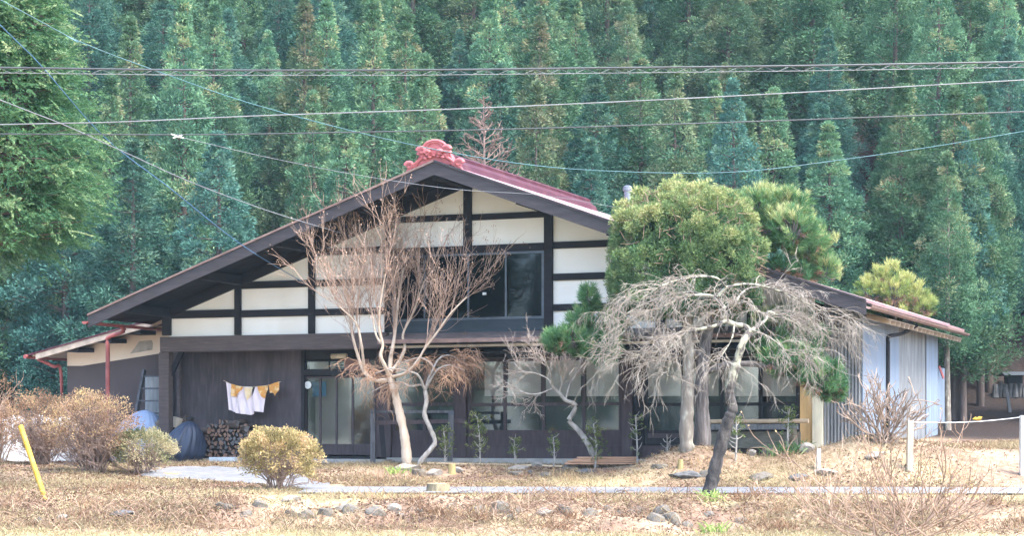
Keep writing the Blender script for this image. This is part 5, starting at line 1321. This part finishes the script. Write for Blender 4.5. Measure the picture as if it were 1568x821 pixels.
# lumber
M['cut_plank'] = surf('orange brown planks', [(.3, (.36, .19, .11)), (.7, (.54, .32, .20))], 3, .8, (1, 8, 8), .2)
g_ = G(920, 703, 36, 42)
for i in range(11):
    zz = .05 + .042 * (i // 3); j = i % 3; x0, x1 = (862 + rng.uniform(0, 10) + 5 * (i // 3), 985 - rng.uniform(0, 10) - 3 * (i // 3)); Yk = g_[1] + j * .16
    A = at(x0, 700, Yk); B = at(x1, 700, Yk - .12); A[2] = B[2] = g_[2] + .05 + zz; A[2] += rng.normal(0, .006)
    tag(obj('plank', MB().beam(A, B, .13, .034), M['cut_plank'], bevel=.004, loc=A), 'sawn orange brown plank in the low stack under the glazed doors', 'plank', 'planks stacked in the garden')
A, B = G(655, 702, 36, 44), G(862, 702, 36, 44); A[2] += .05; B[2] += .06
tag(obj('plank', MB().beam(A, B, .12, .04), surf('pale long plank', (.55, .40, .25), 3, .8, (1, 8, 8)), bevel=.004, loc=A), 'long thin pale plank lying on the ground before the sill', 'plank')

# firewood: every split log a thing
M['log_end'] = surf('split log end', [(.3, (.15, .085, .06)), (.7, (.28, .175, .125))], 9, .85)
M['log_grey'] = surf('weathered log end', [(.3, (.08, .074, .072)), (.7, (.17, .155, .15))], 9, .85)
M['log_bark'] = surf('log bark', [(.3, (.05, .038, .032)), (.7, (.12, .09, .075))], 6, .95, None, .4)
def log_proto(seed, endm):
    r = np.random.default_rng(seed); n = r.integers(5, 9); a = np.sort(r.uniform(0, 6.28, n) * .25 + np.arange(n) * 6.283 / n * .75); rr = r.uniform(.78, 1.08, n)
    pt = np.array([(math.cos(x) * y, 0, math.sin(x) * y) for x, y in zip(a, rr)]) * .062
    body = MB(); V = np.vstack([pt, pt * 1.03 + np.array([0, .22, 0]), pt + np.array([0, .42, 0])])
    body.raw(V, [(j * n + i, j * n + (i + 1) % n, j * n + n + (i + 1) % n, j * n + n + i) for j in range(2) for i in range(n)])
    bm_ = body.mesh('log'); bm_.materials.append(M['log_bark']); em = MB().ngon(pt - np.array([0, .002, 0])).mesh('cut_end'); em.materials.append(endm); return bm_, em
lp = [log_proto(s, M['log_end'] if s % 3 else M['log_grey']) for s in range(31, 43)]
def log(u, v, w_, rz, sc, label, k, roll=0., group='firewood logs stacked against the plank wall'):
    o = bpy.data.objects.new('firewood_log', lp[k][0]); COL.objects.link(o); e = bpy.data.objects.new('cut_end', lp[k][1]); COL.objects.link(e); e.parent = o
    o.location = Vector(h2w(u, v, w_)); o.rotation_euler = (0, roll, -TH + rz); o.scale = (sc, 1, sc); tag(o, label, 'firewood', group)
uA, uB = H(291, 680, .45)[0], H(398, 680, .45)[0]; w = .03; row = 0
topw = lambda u: np.interp((u - uA) / (uB - uA), [0, .12, .35, .7, 1], [.52, .66, .86, .92, .50])
while w < .95:
    u = uA + (.06 if row % 2 else 0)
    while u < uB:
        if w < topw(u): log(u + rng.normal(0, .012), .42 + rng.normal(0, .02), w + rng.normal(0, .008), rng.normal(0, .06), rng.uniform(.85, 1.15), 'split firewood log with its cut end facing out in the stacked pile', rng.integers(12), rng.random() * 6.28)
        u += .118
    w += .104; row += 1
for i, (px, py, lab) in enumerate(((366, 650, 'dark log lying on the top of the firewood pile'), (380, 657, 'greyish log resting near the right top of the firewood pile'), (322, 660, 'reddish log lying at the left top of the firewood pile'))):
    u, w_ = H(px, py, .4); log(u, .35, w_, [1.2, .9, 1.4][i], 1.5, lab, [2, 5, 1][i], 0, None)
for i, (py, lab) in enumerate(((657, 'upper orange plank leaning at the right end of the firewood pile'), (661, 'lower orange plank at the right end of the firewood pile'))):
    A, B = hp(404, py, .55), hp(441, py - 1, .55); tag(obj('plank', MB().beam(A, B, .12, .05), M['cut_plank'], bevel=.004, loc=A), lab, 'plank')
A = hp(400, 672, .6); tag(obj('firewood_log', MB().tube([hp(398, 672, .55), hp(440, 672, .55)], .14, 9), M['log_bark'], loc=A), 'thick round log hidden behind the yellow azalea beneath the orange planks', 'firewood')
A, B = hp(323, 706, -.35), hp(362, 706, -.35); tag(obj('concrete_block', MB().beam(A, B, .22, .17), surf('pale blue grey block', [(.3, (.40, .44, .46)), (.7, (.50, .54, .56))], 6, .85, None, .1), bevel=.012, loc=(A + B) / 2), 'pale blue grey concrete block on the step before the firewood', 'block')
A = hp(286, 655, .45); c0 = MB().tube([hp(269, 655, .4), hp(273, 640, .42)], .13, 10); tag(obj('wood_round', c0, M['pale_stake'], loc=A), 'pale upright block of wood beside the tied tarp', 'log')
tag(obj('wood_round', MB().tube([hp(275, 648, .6), hp(288, 645, .6)], .15, 10), M['log_bark'], loc=hp(281, 648, .6)), 'dark round of wood lying right of the pale upright block', 'log')
o = stone(246, 650, 20, 14, 'p', 'white stone like bundle between the two blue tarps'); o.location = Vector(hp(246, 651, .2))
o['label'] = 'white rag bundle lying on top between the two blue tarps'; o['category'] = 'bundle'; o.name = 'rag_bundle'

# tarps: a gathered blue sheet tied at the top, and a paler one behind the bushes
def tarp(name, label, m, apex, base_c, rx, ry, nfold, amp, px_lean=0.0, wide=None, seed=0):
    """sheet hanging from apex over a rounded heap down to the ground"""
    mb = MB(); n = 90; mR = 26; V = []
    for j in range(mR):
        f = j / (mR - 1)
        for i in range(n):
            a = i * 2 * math.pi / n
            prof = math.sin(min(1, f * 1.02) * math.pi / 2) ** .75
            fold = 1 + amp * (.15 + f) * (1.2 * abs(math.sin(nfold * .5 * a + 1.5 * math.sin(a * 2 + seed) + .5 * f)) - .8) * (.65 + .35 * math.sin(3 * a + seed)) + .03 * math.sin(23 * a + 6 * f)
            bulge = 1 + .08 * math.sin(f * math.pi)
            c = apex * (1 - f ** 1.5) + base_c * f ** 1.5
            zz = apex[2] + (base_c[2] - apex[2]) * f ** 1.35
            tuck = 1 - .20 * max(0, f - .82) / .18
            V.append((c[0] + rx * prof * fold * bulge * tuck * math.cos(a), c[1] + ry * prof * fold * bulge * tuck * math.sin(a), zz))
    mb.raw(V, [(j * n + i, j * n + (i + 1) % n, j * n + n + (i + 1) % n, j * n + n + i) for j in range(mR - 1) for i in range(n)])
    t = thing(name, label, 'tarp', base_c); obj('sheet', mb, m, t, smooth=True); return t
M['tarp_navy'] = surf('navy tarpaulin', [(.3, (.020, .029, .054)), (.7, (.036, .050, .086))], 2, .45, None, .1, 8, spec=.5)
M['tarp_blue'] = surf('faded blue tarpaulin', [(.3, (.22, .29, .44)), (.7, (.30, .38, .52))], 2, .5, None, .1, 8)
ap = hp(291, 645, -.3); bc = hp(272, 708, -.2); bc[2] = -.2
t = tarp('tied_tarp', 'dark blue tarp draped over a heap and tied in a knot at the top', M['tarp_navy'], ap + np.array([-.02, 0, 0]), bc, .56, .5, 17, .20)
kn_ = MB(); kn_.tube([ap - np.array([0, 0, .06]), ap + np.array([.01, 0, .02]), ap + np.array([.06, 0, .10])], [.06, .045, .07], 8); kn_.tube([ap, ap + np.array([-.06, 0, .08])], [.04, .05], 8); obj('knot', kn_, M['black_wood'], t)
ap2 = hp(222, 628, .2); bc2 = hp(205, 690, .3); bc2[2] = -.15
tarp('blue_tarp', 'pale faded blue tarp heap half hidden behind the twiggy brown bush', M['tarp_blue'], ap2, bc2, .78, .6, 9, .06, seed=2)
ap3 = at(40, 640, 46.8); bc3 = at(20, 690, 46.8); bc3[2] = float(gz(bc3[0], bc3[1])); 
mb = MB(); xw = np.linspace(-3.4, 1.9, 40); V = []; nn = 14
for i, x in enumerate(xw):
    for a in np.linspace(0, math.pi, nn): V.append((bc3[0] + x, bc3[1] + .9 * math.cos(a) * (1 + .04 * math.sin(i * 1.7 + a * 5)), bc3[2] + 1.15 * math.sin(a) ** .8 * (1 + .05 * math.sin(i * 1.3)) ))
mb.raw(V, [(i * nn + j, i * nn + j + 1, i * nn + nn + j + 1, i * nn + nn + j) for i in range(39) for j in range(nn - 1)])
tag(obj('plastic_tunnel', mb, surf('white plastic film', [(.3, (.66, .67, .68)), (.7, (.78, .78, .78))], 2, .35), smooth=True, loc=bc3), 'long low white plastic sheeted tunnel behind the brown bushes at left', 'plastic tunnel')

# ladder and boards by the porch post
t = thing('ladder', 'grey wooden ladder leaning on the wall left of the porch post', 'ladder', hp(225, 700, .6))
L0, L1 = hp(196, 705, .5), hp(221, 567, 1.3); R0, R1 = hp(240, 705, .5), hp(262, 567, 1.3)
obj('stile', MB().beam(L0, L1, .06, .12), M['frame_wood'], t); obj('stile', MB().beam(R0, R1, .06, .12), M['frame_wood'], t)
for f in np.linspace(.1, .93, 7): obj('rung', MB().beam(L0 + (L1 - L0) * f, R0 + (R1 - R0) * f, .07, .04), M['frame_wood'], t)
A, B = hp(233, 705, 1.45), hp(233, 577, 1.55); tag(obj('grey_panel', MB().beam(A, B, .36, .02, (0, 1, 0)), M['grey_board'], loc=A), 'pale grey flat panel standing against the wall behind the ladder', 'panel')
A, B = hp(264, 700, .35), hp(266, 566, .6); tag(obj('leaning_plank', MB().beam(A, B, .09, .04, (0, 1, 0)), M['dark_wood'], loc=A), 'dark plank leaning between the porch post and the corner post', 'plank')

# the washing: white cloths and orange pennants on a string
M['string'] = surf('string', (.55, .42, .30), 4, .9)
M['white_cloth'] = surf('white cotton', [(.3, (.70, .58, .60)), (.7, (.80, .70, .71))], 2, .95, (6, 1, 1), .15, 6)
M['orange_cloth'] = surf('orange printed cotton', [(.35, (.62, .26, .06)), (.55, (.66, .34, .10)), (.62, (.74, .52, .27))], 9, .95, None, .1)
vl = .55
A, B = hp(342, 583, vl), hp(430, 585, vl); C_ = hp(372, 593, vl)
sp_ = spline([A, hp(358, 590, vl), hp(374, 592.5, vl), hp(396, 592, vl), hp(412, 590, vl), B], 6)
tag(obj('clothesline', MB().tube(sp_, .006, 5), M['string'], loc=A), 'sagging string holding the white and orange cloths on the plank wall', 'string')
def cloth(label, poly, v, m, name='hanging_cloth', cat='cloth'):
    """cloth hung from a line: outline in photo pixels, gently folded"""
    P = [H(x, y, v) for x, y in poly]; n = len(P)
    bm = bmesh.new(); vs_ = [bm.verts.new((p[0], 0, p[1])) for p in P]; f = bm.faces.new(vs_)
    bmesh.ops.triangulate(bm, faces=[f]); bmesh.ops.subdivide_edges(bm, edges=bm.edges[:], cuts=4, use_grid_fill=True)
    c = h2w(*[(P[0][0] + P[n // 2][0]) / 2, v, (P[0][1] + P[n // 2][1]) / 2])
    for q_ in bm.verts:
        u, w_ = q_.co.x, q_.co.z; vv = v + .034 * math.sin(u * 30 + w_ * 4) * min(1, (P[0][1] - w_) * 3 + .25) + .01 * math.sin(u * 13 + 1)
        q_.co = Vector(h2w(u, vv, w_)) - Vector(c)
    me = bpy.data.meshes.new(name); bm.to_mesh(me); bm.free(); me.materials.append(m)
    o = bpy.data.objects.new(name, me); COL.objects.link(o); o.location = Vector(c); sd = o.modifiers.new('thickness', 'SOLIDIFY'); sd.thickness = .004
    return tag(o, label, cat)
cloth('leftmost white cloth on the string, hanging long with a slanted hem', [(346, 585), (354, 589), (362, 591), (362, 632), (350, 628)], vl, M['white_cloth'])
cloth('middle and longest white cloth on the string', [(362, 592), (374, 593), (386, 593), (389, 634), (384, 636), (361, 633)], vl - .02, M['white_cloth'])
cloth('white cloth at the right of three, overlapping the longest one', [(391, 593), (405, 592), (405, 610), (404, 632), (389, 630), (384, 626)], vl - .045, M['white_cloth'])
OC = 'orange cloths tied along the washing string'
cloth('knotted orange cloth over the leftmost white cloth', [(354, 588), (372, 593), (370, 597), (363, 602), (362, 608), (354, 607), (357, 600)], vl - .05, M['orange_cloth'], 'orange_pennant', 'pennant')
cloth('pale orange pointed cloth over the longest white cloth', [(374, 594), (388, 594), (383, 605), (379, 614), (376, 605)], vl - .06, surf('pale orange cotton', [(.3, (.70, .50, .26)), (.7, (.78, .64, .42))], 7, .95), 'orange_pennant', 'pennant')
cloth('knotted orange cloth over the right hand white cloth', [(394, 592), (410, 591), (411, 597), (407, 604), (404, 611), (401, 608), (396, 600)], vl - .075, M['orange_cloth'], 'orange_pennant', 'pennant')
cloth('ragged orange cloth hanging free at the right end of the string', [(411.5, 590), (427.5, 584.5), (427, 598), (421, 607), (418, 602), (414, 602)], vl, M['orange_cloth'], 'orange_pennant', 'pennant')

# little shrine among the trees at the right
p = G(1552, 606, 50, 72); Yz = p[1]; k_ = Yz / F
t = thing('wayside_shrine', 'small dark roofed shrine on a rough stone base among the cedars', 'shrine', p)
b = MB()
for i in range(9): b.tube([p + np.array([(-30 + i * 7.5) * k_, -.2 + .1 * (i % 2), -.1]), p + np.array([(-29 + i * 7.5) * k_, -.1, (16 + 5 * (i % 2)) * k_])], [5.2 * k_, 4.2 * k_], 8)
obj('stone_base', b, M['stone_dark'], t)
c = p + np.array([0, 0, 18 * k_]); b = MB().box(c + np.array([-11 * k_, -.25, 0]), c + np.array([11 * k_, .3, 12 * k_])); obj('cabin', b, M['black_wood'], t)
rf = c + np.array([0, 0, 12 * k_]); b = MB().prism([rf + np.array([-19 * k_, -.5, 0]), rf + np.array([-19 * k_, 0, 6 * k_]), rf + np.array([-19 * k_, .5, 0])], (38 * k_, 0, 0)); obj('roof', b, surf('shrine roof', (.05, .06, .068), 3, .6), t)
# stones and stakes further in
q_ = G(1547, 632, 44, 70); tag(obj('wooden_stake', MB().beam(q_ - np.array([0, 0, .1]), q_ + np.array([-.1, 0, .65]), .09, .09, (0, 1, 0)), M['grey_wood'], loc=q_), 'grey slanting stake on the forest floor below the shrine', 'stake')

# tangled dead stems in the bank
st = MB(); N = 9000
X = rng.uniform(-9, 12.5, N); Y = np.where(rng.random(N) < .75, rng.normal(30.4, .8, N), rng.uniform(29.5, 32, N))
dn = vnoise(X * .8 + 4, Y * .8 + 2) + rng.normal(0, .15, N) > .02
for x, y in zip(X[dn], Y[dn]):
    z = float(gz(x, y)); p_ = np.array([x, y, z - .02]); a = unit(np.array([rng.normal(), rng.normal() * .6, rng.uniform(.1, .9)])); L = rng.uniform(.15, .42)
    q_ = p_ + a * L; r2 = q_ + unit(np.array([a[0], a[1], -.5 + rng.normal(0, .4)])) * L * .7
    st.tube(spline([p_, q_, r2], 3), .0042, 3, cap=False, var=rng.random())
tag(obj('dead_stems', st, leafmat('dead stems', [(0, (.10, .06, .045)), (.5, (.25, .16, .11)), (1, (.44, .32, .225))], .05, 0, 0)), 'tangled dry stems covering the stony bank', 'dead stems', kind='stuff')
tuft_ = MB()
for px, py, w_, n_ in ((175, 760, 30, 90), (196, 752, 22, 60), (660, 792, 30, 90), (640, 778, 24, 60), (740, 800, 22, 60), (870, 800, 34, 110), (1160, 765, 30, 90), (1135, 770, 26, 70), (1520, 775, 26, 60), (1190, 815, 40, 110), (850, 812, 40, 100), (1495, 690, 26, 50)):
    g_ = G(px, py, 26, 42); s_ = w_ / F * g_[1]
    C = g_ + rng.normal(0, 1, (n_, 3)) * np.array([s_ * .45, s_ * .3, .02]); d = unit(np.stack([rng.normal(0, .6, n_), rng.normal(0, .5, n_), rng.uniform(.3, 1, n_)], 1))
    tuft_.blades(C, d, rng.uniform(.12, .3, n_), .008, rng.uniform(0, .5, n_), .2)
for k in range(120):
    x = rng.uniform(-9, 12); y = rng.uniform(29.2, 32.0) if rng.random() < .7 else road_far(x) + rng.uniform(.4, 3.0); n_ = rng.integers(20, 70); s_ = rng.uniform(.08, .25); hh = rng.uniform(.08, .26)
    if y > 33 and (x < -4 or y > house_front(x) - .6): continue
    C = np.array([x, y, float(gz(x, y))]) + rng.normal(0, 1, (n_, 3)) * np.array([s_, s_ * .7, .015]); d = unit(np.stack([rng.normal(0, .5, n_), rng.normal(0, .4, n_), rng.uniform(.4, 1, n_)], 1))
    tuft_.blades(C, d, hh * rng.uniform(.6, 1.2, n_), .006, np.clip(rng.normal(rng.uniform(.1, .95), .12, n_), 0, 1), .3)
tag(obj('withered_weeds', tuft_, brown_leaf), 'dark withered weed clumps scattered over the bank', 'weeds', kind='stuff')
# ------------------------------------------------------------------ camera, light, air
cam = bpy.data.cameras.new('camera'); co = bpy.data.objects.new('camera', cam); COL.objects.link(co); SC.camera = co
co.location = (0, 0, ZC); co.rotation_euler = (R(90), 0, 0)
cam.sensor_width = 36; cam.lens = 36 * F / PW; cam.shift_y = (HZ - PH / 2) / PW; cam.clip_start = .5; cam.clip_end = 2000
SUN_EL, SUN_AZ = 60, 125      # azimuth from +Y, clockwise: the sun stands behind the camera to the right
w = bpy.data.worlds.new('World'); SC.world = w; w.use_nodes = True
nt = w.node_tree; bg = nt.nodes['Background']
sky = nt.nodes.new('ShaderNodeTexSky'); sky.sky_type = 'NISHITA'; sky.sun_disc = False
sky.sun_elevation = R(SUN_EL); sky.sun_rotation = R(SUN_AZ); sky.air_density = 1.0; sky.dust_density = 2.0; sky.ozone_density = 1.0
nt.links.new(sky.outputs[0], bg.inputs[0]); bg.inputs[1].default_value = .145
sl = bpy.data.lights.new('sun', 'SUN'); sl.energy = 1.35; sl.angle = R(18); sl.color = (1, .975, .94)
so = bpy.data.objects.new('sun', sl); COL.objects.link(so)
dx = Vector((math.sin(R(SUN_AZ)) * math.cos(R(SUN_EL)), math.cos(R(SUN_AZ)) * math.cos(R(SUN_EL)), math.sin(R(SUN_EL))))
so.rotation_euler = dx.to_track_quat('Z', 'Y').to_euler(); so.location = dx * 60
HAZE = .0003
if HAZE:
    mb = MB().box((-330, -210, -3.2), (330, 430, 82))
    m, nt2, out = newmat('haze'); pv = nt2.nodes.new('ShaderNodeVolumePrincipled')
    pv.inputs['Color'].default_value = (.60, .84, 1.0, 1); pv.inputs['Density'].default_value = HAZE
    nt2.links.new(pv.outputs[0], out.inputs['Volume'])
    tag(obj('haze', mb, m), kind='stuff')
vs = SC.view_settings; SC.display_settings.display_device = 'sRGB'
vs.view_transform = 'Standard'; vs.look = 'None'; vs.gamma = 1; vs.exposure = 2.82; vs.use_curve_mapping = False
cy = SC.cycles; cy.use_denoising = True; cy.max_bounces = 6; cy.diffuse_bounces = 3; cy.glossy_bounces = 2; cy.transmission_bounces = 3
cy.transparent_max_bounces = 8; cy.volume_bounces = 0; cy.sample_clamp_indirect = 4
cy.use_adaptive_sampling = True; cy.adaptive_threshold = .02
